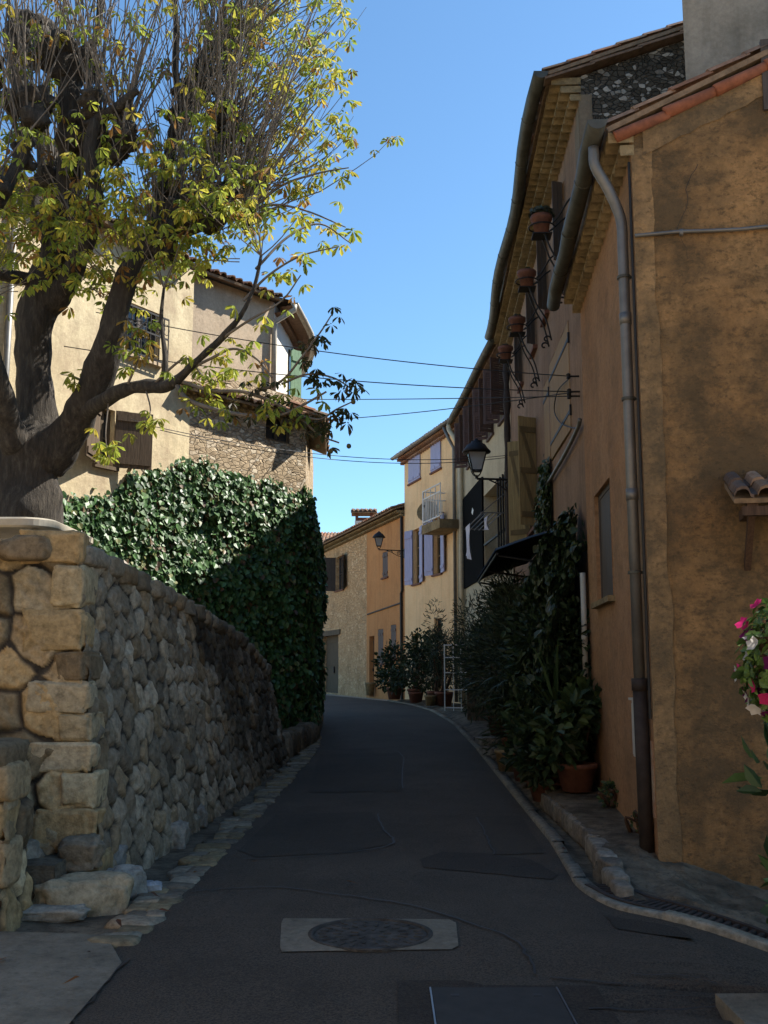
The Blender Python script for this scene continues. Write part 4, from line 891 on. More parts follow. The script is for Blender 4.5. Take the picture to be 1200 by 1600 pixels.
# tiled canopy and iron hook at the right edge of the front wall
ca, czz = NFR.px(1145, 775, .45)
cn = thing('door_canopy', 'small tiled canopy on the stained front wall at the right edge', 'canopy', NFR.pt(ca + .5, czz, 0))
mb = MB(); tile_roof(mb, NFR.pt(ca, czz - .02, .55), NFR.D, -NFR.N + Z * .42, 1.7, .62, 9, .17, .31, .06, .06, ((.26, .17, .11), (.2, .15, .1), (.3, .2, .12), (.14, .1, .08))); mb.build('tiles', M['tile'], cn)
mb = MB(); mb.abox(NFR.pt(ca + .06, czz - .16, .42), NFR.D * 1.55, Z * .07, NFR.N * .07)
for s in (.1, 1.4): mb.abox(NFR.pt(ca + s, czz - .14, -.02), NFR.D * .08, Z * .08, NFR.N * .5); p = NFR.pt(ca + s + .02, czz - .55, 0); q = NFR.pt(ca + s + .02, czz - .14, .38); mb.abox(p, NFR.D * .05, Z * .08, q - p)
mb.build('timber', M['brown_wood'], cn)
s, z = NFR.px(1204, 165)
mb = MB(); NFR.box(mb, s - .06, s + .5, z - .05, z + .6, .0, .04); fo = mb.build('window', M['grey_shutter'], nh); mb = MB(); NFR.box(mb, s, s + .44, z + .02, z + .55, .04, .05); mb.build('pane', M['glass'], fo)
# concrete footing along the front, sloping down to the grate and the kerb
mb = MB(); rows = []; gp_ = []; oc = arc_pts([V(1.47, 7.95, 0), V(1.5, 7.6, 0), V(1.6, 7.22, 0), V(1.82, 6.98, 0), V(2.08, 6.78, 0), V(2.42, 6.53, 0), V(3.02, 6.23, 0), V(3.6, 5.93, 0)], 12)
for k in range(100):
    f = k / 99; a = NFR.pt(-.34 + 2.5 * f, 0, -.05) + V(0, .3 * (1 - smooth(0, .15, f)), 0); b_ = oc[min(len(oc) - 1, int(f * (len(oc) - 1)))].lerp(oc[min(len(oc) - 1, int(f * (len(oc) - 1)) + 1)], f * (len(oc) - 1) % 1); row = []
    if .1 < f < .78 and k % 2 == 0: gp_.append(b_ + (a - b_).normalized() * .2)
    for q in range(44):
        g = q / 43; p = a.lerp(b_, g); L = (a - b_).length; n = g * L; e_ = (1 - .8 * smooth(.62, .8, f))
        top = .17 - .10 * smooth(.0, .75, n) + .05 * mnoise.noise(V(p.x * 4, p.y * 4, 1)) + .02 * mnoise.noise(V(p.x * 11, p.y * 11, 1)) + .011 * mnoise.noise(V(p.x * 30, p.y * 30, 2))
        h = top * e_ * (1 - smooth(L - .42, L - .36, n)) - .055 * smooth(L - .42, L - .36, n)
        row.append(V(p.x, p.y, gz(p.x, p.y) + h))
    rows.append(row)
mb.grid([r[::-1] for r in rows]); structure(mb.build('pavement', M['slab'], smoothed=True)); grate(gp_)

# ------------------------------------------------------------------ right: tall rose house
TS = Frame((2.55, 12.42), (2.94, 23.2)); TG = Frame((2.55, 12.42), (10.5, 12.05), False); TK = .34
th_ = thing('rose_house', 'tall faded rose house with stone gable, iron planters and ochre shutters', 'house', (2.6, 12.5, 0))
def tgt(s): return 9.28 + TK * min(s, 4.2) - TK * max(0, s - 4.2)
wins = [(1.55, 2.15), (3.55, 4.1), (5.35, 5.9), (7.75, 8.3)]
hb = hole(TS, 862, 530, 889, 700); hc = hole(TS, 843, 600, 861, 735); hz_ = (5.7, 7.0, 4.15, 6.1)
holes = [(a, b_, 7.35, 8.6) for a, b_ in wins] + [hb, hz_]
if hc[0] > hb[1] + .05: hc = (max(hb[1] + .12, hc[0]), min(5.75, hc[1]), hb[2] - .3, hb[3] - .15)
else: hc = (hb[1] + .12, hb[1] + .8, hb[2] - .3, hb[3] - .15)
holes.append(hc)
mb = MB(); wallsheet(mb, TS, 0, TS.L, 0, 9.3, holes, .22, .5, .02); mb.build('facade', M['tall'], th_, True)
mb = MB(); wallsheet(mb, TG, .0, 8.4, 3, 9.28, (), .2, .3, .035, tgt); mb.build('gable', M['gable'], th_, True)
mb = MB(); TS.box(mb, .0, .22, 4.5, 8.85, .0, .012)
for k in range(6): TS.box(mb, .22, .3 + .06 * (k % 2), 4.5 + .7 * k, 5.2 + .7 * k - .004, .0, .0105)
TG.box(mb, -.004, .16, 6.4, 9.0, .0, .045); mb.build('corner_render', M['tall_grey'], th_)
for k, (a, b_) in enumerate(wins):
    wf = window(th_, TS, a, b_, 7.35, 8.6, M['grey_shutter'], .14, True, False, sill_m=M['terracotta'])
    mb = MB(); board_leaf(mb, TS.pt(a, 0, .02), (TS.N * .9 - TS.D * .35).normalized(), TS.D, 7.38, 8.58, .17, 2); mb.build('shutter', M['grey_shutter'], wf)
for i, h in enumerate((hb, hc)):
    wf = window(th_, TS, *h, M['ochre_wood'], .12, False, False, bars=0)
    w2 = (h[1] - h[0]) / 2 - .005
    for a, s in ((h[0] + .004, 1), (h[1] - .004, -1)):
        mb = MB(); board_leaf(mb, TS.pt(a, 0, -.02 - .0), TS.D * s, TS.N, h[2] + .02, h[3] - .02, w2, 3, ()); mb.build('shutter', M['ochre_wood'], wf)
    for z in (h[2] + .25, h[3] - .3): mb = MB(); TS.box(mb, h[0] - .05, h[1] + .02, z, z + .05, .012, .02); TS.box(mb, h[0] - .07, h[0] - .04, z - .05, z + .1, .0, .03); mb.build('strap_hinge', M['iron'], wf)
wf = window(th_, TS, *hz_, M['old_wood'], .16)
for a, sg in ((hz_[0], -1), (hz_[1], 1)):
    mb = MB(); board_leaf(mb, TS.pt(a, 0, .02), (TS.N * (.9 if sg < 0 else .8) - TS.D * (.42 if sg < 0 else -.6)).normalized(), (-TS.D * .9 - TS.N * .42).normalized(), hz_[2] - .03 - (.12 if sg > 0 else 0), hz_[3] - (.1 if sg > 0 else 0), .36 if sg < 0 else .46, 3, (.1, .5, .88) if sg < 0 else (.1, .88), True, .025); mb.build('shutter', [M['cream_wood'], M['shadow_brace']], wf)
mb = MB(); genoise(mb, TS, -.05, TS.L, 9.24, 3, .12, .115, .2); mb.build('cornice', M['genoise'], th_)
gp = [TS.pt(-.12 + (TS.L + .1) * k / 16, 9.30 + .03 * math.sin(k * .9) , .50 + .04 * math.sin(k * .75)) for k in range(17)]
mb = MB(); gutter(mb, gp, .095); mb.build('gutter', M['zinc_dark'], th_, True)
U = (TG.D + Z * TK).normalized()
mb = MB(); tile_roof(mb, TS.pt(-.1, 9.32, .44), TS.D, U, TS.L + .15, 4.9, 15); q0 = TS.pt(-.1, 9.32, .44) + U * 4.9; mb.col = (.22, .14, .1)
mb.abox(q0 - Z * .07, TS.D * (TS.L + .15), TG.D * 5 - Z * TK * 5, Z * .07); mb.build('roof', M['tile'], th_)
mb = MB(); rnd = random.Random(4); s = -.45
while s < 4.1:
    l = rnd.uniform(.6, .8); mb.col = shade(rnd, .6, 1.0, (.24, .16, .11)); a = TG.pt(s, 9.28 + TK * s + .05, -.05); b_ = TG.pt(s + l, 9.28 + TK * (s + l) + .03, -.05); mb.abox(a, b_ - a, TG.N * .19, Z * .035); s += l - .06
mb.build('verge', M['tile'], th_)
mb = MB(); mb.grid([[V(2.94, 23.2, 0), V(10.9, 23, 0), TG.pt(8.4, 0)], [V(2.94, 23.2, 9.3), V(10.9, 23, 9.4), TG.pt(8.4, 9.3)]]); mb.grid([[V(2.94, 23.2, 9.3), V(7.0, 23.1, 10.7), V(10.9, 23, 9.4)], [V(2.94, 23.2, 9.29), V(6.9, 23.1, 9.3), V(10.9, 23, 9.39)]]); mb.build('rear_wall', M['tall'], th_)
c0 = P(1070, 90, 9.3); mb = MB(); qd = [V(c0.x, 9.3, 0), V(13, 8.2, 0), V(13, 12.3, 0), V(c0.x * 12.3 / 9.3 + .12, 12.3, 0)]
ut = lambda p: 9.4 + (p.x - 3) * .58
for k in range(4):
    p, q = qd[k], qd[(k + 1) % 4]; mb.grid([[p.lerp(q, f / 6) + Z * 6.3 for f in range(7)], [p.lerp(q, f / 6) + Z * ut(p.lerp(q, f / 6)) for f in range(7)]])
mb.poly([p + Z * ut(p) for p in qd])
mb.build('upper_storey', M['grey_render'], nh)  # visible grey block; unseen width and sloping top shaped to shade the street
mb = MB(); pp = [TS.pt(*TS.px(u, v, .06), .06) for u, v in ((906, 655), (903, 668), (885, 705), (868, 735), (850, 765), (832, 795), (818, 828))]; mb.tube(arc_pts(pp, 4), .028, 8); mb.build('conduit', M['zinc'], th_, True)
mb = MB(); rnd = random.Random(9); pp = [TS.pt(TS.L - .25 + .03 * math.sin(z * 3), z, .1) for z in [9.1 - .25 * k for k in range(22)]]; mb.tube(pp, [.06 + .035 * rnd.random() for _ in pp], 10); mb.build('downpipe', M['rust'], th_, True)
mb = MB()
for (u, v) in ((893, 588), (894, 612), (894, 619)):
    mb = MB(); s, z = TS.px(u, v, .1); mb.tube([TS.pt(s, z, 0), TS.pt(s, z, .14)], .012, 6); mb.lathe([(.0, -.04), (.03, -.03), (.022, 0), (.03, .03), (0, .05)], TS.pt(s, z, .14), 8); mb.build('cable_anchor', M['iron'], th_)
mb = MB(); sgs = [TS.pt(*TS.px(u, v, .05), .05) for u, v in ((893, 588), (872, 610), (866, 640), (875, 660), (893, 668), (905, 668))]; mb.tube(arc_pts(sgs, 5), .009, 5); mb.build('cable', M['cable'], th_)
# planters on scrolled wall brackets
def spiral(c, ax, ay, r0, turns, n=14, a0=0):
    return [c + (ax * math.cos(a0 + turns * 2 * math.pi * k / n) + ay * math.sin(a0 + turns * 2 * math.pi * k / n)) * (r0 * (1 - .75 * k / n)) for k in range(n + 1)]
LB = ['iron scroll bracket holding the bushy pot nearest the camera', 'iron scroll bracket holding the second pot from the near end', 'iron scroll bracket holding the third pot from the near end', 'iron scroll bracket with the farthest pot, beside the dark drainpipe']
LP = ['terracotta pot with a dry bushy plant, topmost of the wall pots', 'bare terracotta pot just below and beyond the bushy one', 'terracotta pot third along the rose facade, in front of the gutter end', 'lowest terracotta pot in the photo, before the red brown shutters']
for k, (u, v) in enumerate(((846, 350), (823, 435), (808, 507), (790, 551))):
    nn = .42; s, z = TS.px(u, v, nn); base = TS.pt(s, z - .17, nn)
    t = thing('pot_bracket', LB[k], 'bracket', TS.pt(s, z, 0), 'scroll brackets along the rose facade'); mb = MB()
    ringp = [base + (TS.D * math.cos(q * math.pi / 8) + TS.N * math.sin(q * math.pi / 8)) * .175 + Z * .12 for q in range(17)]; mb.tube(ringp, .011, 6, False)
    mb.abox(base - TS.D * .13 - TS.N * .13 - Z * .014, TS.D * .26, TS.N * .26, Z * .012)
    mb.build('holder', M['iron'], t); 
    for sg in (-1, 1):
        mb = MB(); p0 = base + TS.D * sg * .1; w0 = TS.pt(s + sg * .16, z - 1.0, .05)
        mb.tube(arc_pts([p0 - TS.N * .02, base + TS.D * sg * .12 - Z * .28 - TS.N * .12, TS.pt(s + sg * .15, z - .72, .16), w0 - Z * .06 + TS.N * .03], 6) + spiral(w0 + TS.N * .1 - Z * .05, -TS.N, -Z, .07, -.8), .013, 6); mb.build('scroll', M['iron'], t, True)
        mb = MB(); mb.tube(arc_pts([base + TS.D * sg * .12 - TS.N * .14 + Z * .13, TS.pt(s + sg * .16, z + .04, .2), TS.pt(s + sg * .3, z + .18, .1), TS.pt(s + sg * .33, z + .26, .0)], 5), .014, 6); mb.build('arm', M['iron'], t, True)
    t = thing('flower_pot', LP[k], 'flower pot', base, 'terracotta pots along the rose facade'); mb = MB()
    mb.lathe([(.09, 0), (.12, .2), (.148, .22), (.15, .28), (.135, .28), (.125, .22), (.1, .2)], base, 14, .3); mb.build('pot', M['terracotta'], t, True)
    mb = MB(); rnd = random.Random(k)
    for q in range(240 if k == 0 else 26):
        d = V(rnd.gauss(0, 1), rnd.gauss(0, 1), abs(rnd.gauss(0, .8))).normalized(); p = base + Z * .26 + V(d.x * .2, d.y * .2, d.z * .16) * rnd.uniform(.3, 1) * (1 if k == 0 else .5)
        mb.col = shade(rnd, .6, 1.2, (.06, .06, .03)); leaf_pair(mb, p, d, V(rnd.gauss(0, 1), rnd.gauss(0, 1), 1), .09, OVAL)
    mb.build('foliage', M['shrub'], t)
# slatted dark awning over the planted corner
aw = thing('awning', 'dark corrugated awning sloping out from the rose house over the plants', 'awning', TS.pt(4.5, 3.6, 0)); mb = MB(); rows = []
for k in range(61):
    s = 2.5 + 5.0 * k / 60; h = .018 * (1 if k % 2 else -1); rows.append([TS.pt(s, 3.66 + h, .02), TS.pt(s, 3.52 + h, .5), TS.pt(s, 3.34 + h, 1.0)])
mb.grid(rows); mb.grid([[p - Z * .012 for p in r] for r in rows[::-1]]); mb.build('sheet', M['iron'], aw)
for s in (2.6, 5.0, 7.4):
    mb = MB(); mb.tube([TS.pt(s, 3.1, .0), TS.pt(s, 3.25, .95)], .018, 6); mb.build('strut', M['iron'], aw)
mb = MB(); mb.tube([TS.pt(2.5, 3.27, .98), TS.pt(7.5, 3.27, .98)], .022, 6); mb.build('front_bar', M['iron'], aw)

# ------------------------------------------------------------------ right: cream house with the loggia
FT = Frame((2.94, 23.22), (2.45, 31.38)); tz = 9.25
h3 = thing('cream_house', 'cream house with red brown shutters and a black open loggia', 'house', (2.8, 26, 0))
w3 = [(.5, 1.3), (2.3, 3.1), (4.2, 5.0), (6.1, 6.9)]
lg = hole(FT, 758, 745, 794, 872); lg = (max(.15, lg[0]), lg[1], 3.9, 6.2); bp = hole(FT, 724, 770, 756, 872); bp = (max(lg[1] + .1, bp[0]), min(7.9, bp[1]), 4.0, 6.75)
mb = MB(); wallsheet(mb, FT, 0, FT.L, 0, tz, [(a, b_, 7.55, 8.95) for a, b_ in w3] + [lg], 1.0, .6, .015); mb.build('facade', M['cream'], h3, True)
for k, (a, b_) in enumerate(w3):
    wf = window(h3, FT, a, b_, 7.55, 8.95, M['red_brown'], .15, True, True, sill_m=M['red_brown'])
    for x, sg in ((a, -1), (b_, 1)):
        mb = MB(); board_leaf(mb, FT.pt(x, 0, .02), (FT.N * .93 + FT.D * sg * .37).normalized(), FT.D * -sg, 7.56, 8.94, .4, 3, louvre=True); mb.build('shutter', M['red_brown'], wf)
mb = MB(); FT.box(mb, bp[0], bp[1], bp[2], bp[3], .0, .05); bo = mb.build('loggia_panel', M['black_panel'], h3)
s, z = FT.px(738, 799, .06); mb = MB(); d_ = .11; mb.poly([FT.pt(s, z - d_, .056), FT.pt(s + d_ * 1.9, z, .056), FT.pt(s, z + d_, .056), FT.pt(s - d_ * 1.9, z, .056)]); mb.build('diamond', M['white'], bo)
mb = MB(); FT.box(mb, lg[0] + .05, lg[1] - .05, lg[2], lg[3], -1.0, -.98); mb.build('loggia_shade_sheet', M['dark'], h3)  # near-black sheet at the back paints the loggia's deep shade
mb = MB()
for k in range(4): s = lg[0] + .1 + k * .35; mb.tube([FT.pt(s, lg[2], .05), FT.pt(s, lg[3], .05)], .025, 8)
FT.box(mb, lg[0], lg[1], lg[2] + .95, lg[2] + 1.0, -.02, .03); mb.build('loggia_bars', M['iron'], h3)
gp = [FT.pt(-.1 + (FT.L + .25) * k / 8, tz + .02 * math.sin(k), .40) for k in range(9)]
mb = MB(); gutter(mb, gp, .09); mb.build('gutter', M['zinc_dark'], h3, True)
mb = MB(); genoise(mb, FT, 0, FT.L, tz - .03, 2, .13, .11, .2); mb.build('cornice', plaster('brown_genoise', (.16, .1, .07), (.2, .14, .1)), h3)
mb = MB(); tile_roof(mb, FT.pt(-.05, tz + .03, .36), FT.D, (-FT.N + Z * .33).normalized(), FT.L + .2, 3.5, 21); mb.col = (.22, .14, .1); mb.poly([FT.pt(0, tz + 1.1, -2.9), FT.pt(FT.L, tz + 1.1, -2.9), V(9.5, 32, tz), V(9.5, 23, tz)]); mb.build('roof', M['tile'], h3)
mb = MB(); mb.grid([[V(2.45, 31.38, 0), V(9.5, 32, 0), V(9.5, 23, 0)], [V(2.45, 31.38, tz), V(9.5, 32, tz), V(9.5, 23, tz)]]); mb.build('rear_wall', M['cream'], h3)
mb = MB(); e = gp[-1]; pipe(mb, arc_pts([e - FT.D * .1 - Z * .05, e - FT.D * .1 - Z * .25, FT.pt(FT.L - .2, tz - .55, .25), FT.pt(FT.L - .28, tz - .8, .12), FT.pt(FT.L - .3, tz - 1.2, .1)], 4) + [FT.pt(FT.L - .3, 5.5, .1), FT.pt(FT.L - .3, .5, .1)], .075, 12); mb.build('downpipe', M['cream_pipe'], h3, True)
ct = thing('clothes_line', 'folding white clothes drier hung before the dark loggia', 'clothes drier', FT.pt(1.6, 5.2, .3)); mb = MB()
a = [FT.pt(*FT.px(u, v, .35), .35) for u, v in ((748, 786), (795, 800))]
for k in range(5): mb.tube([FT.pt(.7, 5.25 + .0 * k, .1 + .12 * k), FT.pt(3.6, 5.22, .1 + .12 * k)], .012, 5)
for s in (.7, 3.6): mb.tube([FT.pt(s, 5.24, .05), FT.pt(s, 5.24, .62)], .015, 6); mb.tube([FT.pt(s, 5.24, .6), FT.pt(s, 5.7, .05)], .012, 5)
mb.build('rails', M['zinc'], ct)
for k, (s0, wd, dr, nn) in enumerate(((2.6, .75, .95, .58), (1.3, .5, .35, .34))):
    mb = MB(); rows = []
    for i in range(9): f = i / 8; rows.append([FT.pt(s0 + wd * f * (1 - .15 * q / 8), 5.26 - dr * q / 8 * (1 - .2 * f), nn + .02 + .05 * math.sin(f * 9 + q * .5) * q / 8) for q in range(9)])
    mb.grid(rows); mb.grid([[p + FT.N * .004 for p in r] for r in rows[::-1]]); o = mb.build('hanging_cloth', M['cloth'], None, True, FT.pt(s0, 5.25, nn)); tag(o, ['pale blue cloth hanging lowest from the clothes drier', 'short pale cloth on the clothes drier inside the loggia'][k], 'laundry', 'laundry on the drier')

# ------------------------------------------------------------------ far: peach house
FP = Frame((2.38, 31.4), (.75, 37.0)); pz = 9.2
ph = thing('peach_house', 'three storey peach house with lilac shutters where the street bends', 'house', (1.5, 34, .5))
pu = [hole(FP, 640, 698, 657, 752), hole(FP, 675, 684, 689, 735)]; pl = [hole(FP, 646, 826, 657, 912), hole(FP, 678, 808, 690, 897)]
pg = [hole(FP, 645, 990, 653, 1050), hole(FP, 679, 966, 690, 1000)]
mb = MB(); wallsheet(mb, FP, 0, FP.L, .2, pz, pu + pl + pg, .22, .6, .012); mb.build('facade', M['peach'], ph, True)
for h in pu:
    wf = window(ph, FP, *h, M['lilac'], .16, True, False, bars=0)
    for x, sg in ((h[0] - .02, 1), (h[1] + .02, -1)):
        mb = MB(); board_leaf(mb, FP.pt(x, 0, .015), FP.D * sg, FP.N, h[2] - .02, h[3] + .02, (h[1] - h[0]) / 2 + .015, 3, (.12, .88)); mb.build('shutter', M['lilac'], wf)
for h in pl:
    wf = window(ph, FP, *h, M['ochre_wood'], .18, True, True, bars=2)
    shutters(wf, FP, h[0], h[1], h[2], h[3], M['lilac'], (172, 165), 3, (.1, .88), False, .5)
for h in pg: window(ph, FP, *h, M['brown_wood'], .18, False, False)
mb = MB(); gutter(mb, [FP.pt(-.2 + (FP.L + .45) * k / 5, pz + .1, .38) for k in range(6)], .085); mb.build('gutter', M['zinc'], ph, True)
mb = MB(); genoise(mb, FP, 0, FP.L + .1, pz + .04, 2, .13, .12, .24); mb.build('cornice', plaster('red_genoise', (.26, .13, .08), (.36, .24, .16)), ph)
mb = MB(); tile_roof(mb, FP.pt(-.15, pz + .12, .34), FP.D, (-FP.N + Z * .33).normalized(), FP.L + .4, 4.0, 31); mb.col = (.25, .15, .1); mb.poly([FP.pt(-.2, pz + 1.35, -3.4), FP.pt(FP.L + .2, pz + 1.35, -3.4), FP.pt(FP.L + .2, pz, -8), FP.pt(-.2, pz, -8)]); mb.build('roof', M['tile'], ph)
mb = MB(); mb.grid([[FP.pt(FP.L, 0), FP.pt(FP.L, 0, -8), FP.pt(0, 0, -8), FP.pt(0, 0)], [FP.pt(FP.L, pz + .1), FP.pt(FP.L, pz, -8), FP.pt(0, pz, -8), FP.pt(0, pz + .1)]]); mb.poly([FP.pt(FP.L, pz + .1), FP.pt(FP.L, pz + 1.3, -3.4), FP.pt(FP.L, pz, -8)]); mb.build('side_wall', M['peach'], ph)
bs0, bz = FP.px(676, 829, .8)[0], 5.85
bal = MB(); FP.box(bal, -.3, 1.45, bz, bz + .28, 0, .8); bo = bal.build('balcony', M['genoise'], ph)
mb = MB(); rz0 = bz + .28
for z in (rz0 + .1, rz0 + .85, rz0 + 1.1):
    mb.tube([FP.pt(1.4, z, .0), FP.pt(1.4, z, .76), FP.pt(-.28, z, .76)], .024, 6)
for k in range(12): mb.tube([FP.pt(-.28 + 1.73 * k / 11, rz0 + .1, .76), FP.pt(-.28 + 1.73 * k / 11, rz0 + (1.1 if k % 3 == 0 else .85), .76)], .016, 6)
for k in range(5): mb.tube([FP.pt(1.4, rz0, .12 + .13 * k), FP.pt(1.4, rz0 + .85, .12 + .13 * k)], .014, 6)
mb.tube([FP.pt(1.4, rz0, .76), FP.pt(1.4, rz0 + 1.12, .76)], .028, 8); mb.build('railing', M['white'], bo)
s, z = FP.px(671, 800, .5); sd = thing('satellite_dish', 'grey satellite dish fixed beside the white balcony railing', 'dish', FP.pt(s, z, 0)); mb = MB(); c = FP.pt(s, z, .55); n_ = (FP.N * .6 - FP.D * .75 + Z * .3).normalized(); a = n_.cross(Z).normalized(); b_ = a.cross(n_)
rings = [[c + (a * math.cos(k * math.pi / 10) + b_ * math.sin(k * math.pi / 10)) * r + n_ * (r * r * .5) for k in range(21)] for r in (.01, .15, .28, .36)]
mb.grid(rings); mb.grid([[p - n_ * .012 for p in r] for r in rings[::-1]]); mb.build('reflector', M['genoise'], sd, True)
mb = MB(); mb.tube([FP.pt(s, z, 0), c], .02, 6); mb.tube([c - b_ * .3, c + n_ * .35], .012, 5); mb.lathe([(.03, 0), (.03, .07)], c + n_ * .35, 8); mb.build('arm', M['zinc'], sd)
for s, zz in ((-.15, 8.9), (.25, 8.7)):
    mb = MB(); pipe(mb, [FP.pt(s + .25, pz, .36), FP.pt(s + .2, pz - .4, .2), FP.pt(s + .1, pz - .7, .08), FP.pt(s + .1, .6, .08)], .055, 10); mb.build('downpipe', M['zinc'] if s > 0 else M['cream_pipe'], ph, True)

# ------------------------------------------------------------------ far: orange house, stone house, roofs beyond
FO = Frame((.75, 37.02), (-.71, 41.9)); FR = Frame((-.71, 41.9), (-4.1, 53.2)); oz = 7.35
oh = thing('orange_house', 'low orange house with thin dark shutters between the peach and rubble houses', 'house', (0, 39, .5))
ow = [hole(FO, 598, 862, 606, 902), hole(FO, 591, 983, 599, 1037), hole(FO, 611, 976, 619, 1029)]; od = hole(FO, 577, 994, 585, 1086); od = (od[0], od[1], .5, od[3])
mb = MB(); wallsheet(mb, FO, 0, FO.L, .2, oz, ow + [od], .25, .6, .012); mb.build('facade', M['orange'], oh, True)
for h in ow:
    wf = window(oh, FO, *h, M['grey_shutter'], .18, True, False, bars=0)
    for x, sg in ((h[0] + .003, 1), (h[1] - .003, -1)):
        mb = MB(); board_leaf(mb, FO.pt(x, 0, -.03), FO.D * sg, FO.N, h[2] + .01, h[3] - .01, (h[1] - h[0]) / 2 - .006, 2, (.15, .85)); mb.build('shutter', M['red_brown'], wf)
mb = MB(); board_leaf(mb, FO.pt(od[0], 0, -.2), FO.D, FO.N, od[2], od[3], od[1] - od[0], 4, (.1, .5, .9)); do = mb.build('door', M['brown_wood'], oh); mb = MB(); FO.box(mb, od[1] - .14, od[1] - .1, 1.5, 1.62, -.15, -.1); mb.build('handle', M['iron'], do)
mb = MB(); mb.tube([FO.pt(*FO.px(574, 960, .03), .03), FO.pt(*FO.px(626, 942, .03), .03)], .03, 6); mb.tube([FO.pt(.2, 7.6, .06), FO.pt(.15, 4.4, .06), FO.pt(.25, 4.3, .06), FO.pt(.2, .5, .06)], .05, 8); mb.build('pipes', M['cable'], oh)
mb = MB(); genoise(mb, FO, 0, FO.L, oz - .02, 2, .15, .12, .24); mb.build('cornice', M['genoise'], oh)
mb = MB(); tile_roof(mb, FO.pt(0, oz + .04, .5), FO.D, (-FO.N + Z * .33).normalized(), FO.L, 5.5, 41); mb.build('roof', M['tile'], oh)
gh = thing('rubble_house', 'pale rubble stone house with a wooden garage door at the bend', 'house', (-2, 46, .5))
rwn = hole(FR, 525, 869, 537, 922); gd = hole(FR, 501, 993, 529, 1086); gd = (gd[0], gd[1], .5, gd[3])
mb = MB(); wallsheet(mb, FR, 0, FR.L, .2, oz, [rwn, gd], .35, .6, .03); mb.build('facade', M['far_rubble'], gh, True)
wf = window(gh, FR, *rwn, M['grey_shutter'], .2, True, True); shutters(wf, FR, *rwn, M['grey_shutter'], (165, 95), 3, (.12, .85), False, .75)
mb = MB(); board_leaf(mb, FR.pt(gd[0], 0, -.3), FR.D, FR.N, gd[2], gd[3], gd[1] - gd[0], 9, (.08, .5, .9)); do = mb.build('garage_door', M['old_wood'], gh); mb = MB(); FR.box(mb, (gd[0] + gd[1]) / 2, (gd[0] + gd[1]) / 2 + .06, 1.4, 1.7, -.27, -.2); mb.build('handle', M['iron'], do)
mb = MB(); FR.box(mb, gd[0] - .35, gd[1] + .35, gd[3] - .01, gd[3] + .22, -.1, .05); mb.build('lintel', M['old_wood'], gh)
mb = MB(); genoise(mb, FR, 0, FR.L, oz - .02, 2, .15, .12, .24); mb.build('cornice', M['genoise'], gh)
mb = MB(); tile_roof(mb, FR.pt(0, oz + .04, .5), FR.D, (-FR.N + Z * .33).normalized(), FR.L, 6.5, 42); mb.build('roof', M['tile'], gh)
mb = MB(); mb.grid([[FR.pt(FR.L, 0), FR.pt(FR.L, 0, -7), FO.pt(0, 0, -7)], [FR.pt(FR.L, oz), FR.pt(FR.L, oz + 2, -5.6), FO.pt(0, oz + 2, -7)]]); mb.build('rear_wall', M['far_rubble'], gh)
c = P(569, 800, 47); c.z = 0; zt = P(569, 797, 47).z
mb = MB(); mb.abox((c.x - .42, c.y - .35, 7.0), (.84, 0, 0), (0, .7, 0), (0, 0, zt - 7.55)); co_ = mb.build('chimney', M['white_wall'], gh)
mb = MB(); zz = zt - .55
for x in (-.4, .28):
    for y in (-.33, .2): mb.abox((c.x + x, c.y + y, zz), (.12, 0, 0), (0, .13, 0), (0, 0, .38))
mb.abox((c.x - .28, c.y - .3, zz), (.56, 0, 0), (0, .04, 0), (0, 0, .16)); mb.build('flue', M['terracotta'], co_)
mb = MB(); mb.col = (.34, .15, .09); tile_roof(mb, V(c.x - .6, c.y - .6, zz + .4), V(1, 0, 0), V(0, 1, .3), 1.2, .6, 3, .2, .3); tile_roof(mb, V(c.x + .6, c.y + .6, zz + .4), V(-1, 0, 0), V(0, -1, .3), 1.2, .6, 3, .2, .3); mb.build('cap', M['tile'], co_)
wh = thing('white_house', 'sunlit white gable and tiled roofs far behind the rubble house', 'house', (-3.5, 62, .5))
a, b_ = P(524, 850, 62), P(566, 850, 60); zl, zr = P(526, 838, 62).z, P(560, 817, 60).z
mb = MB(); mb.poly([V(a.x, a.y, 0), V(b_.x, b_.y, 0), V(b_.x, b_.y, zr), V(a.x, a.y, zl)]); mb.poly([V(b_.x, b_.y, 0), V(b_.x + 3, b_.y + 8, 0), V(b_.x + 3, b_.y + 8, zr), V(b_.x, b_.y, zr)]); mb.poly([V(a.x, a.y, zl), V(b_.x, b_.y, zr), V(b_.x + 3, b_.y + 8, zr), V(a.x + 3, a.y + 8, zl)]); mb.build('wall', M['white_wall'], wh)
mb = MB(); p = P(500, 868, 60); tile_roof(mb, V(p.x - 1, p.y, p.z), V(1, 0, 0), V(0, .9, .35), 1.9, 2.4, 51); p = P(500, 846, 64); tile_roof(mb, V(p.x - 1, p.y, p.z), V(1, .1, 0), V(0, .9, .3), 2.6, 3.0, 52); mb.build('roof', M['tile'], wh)

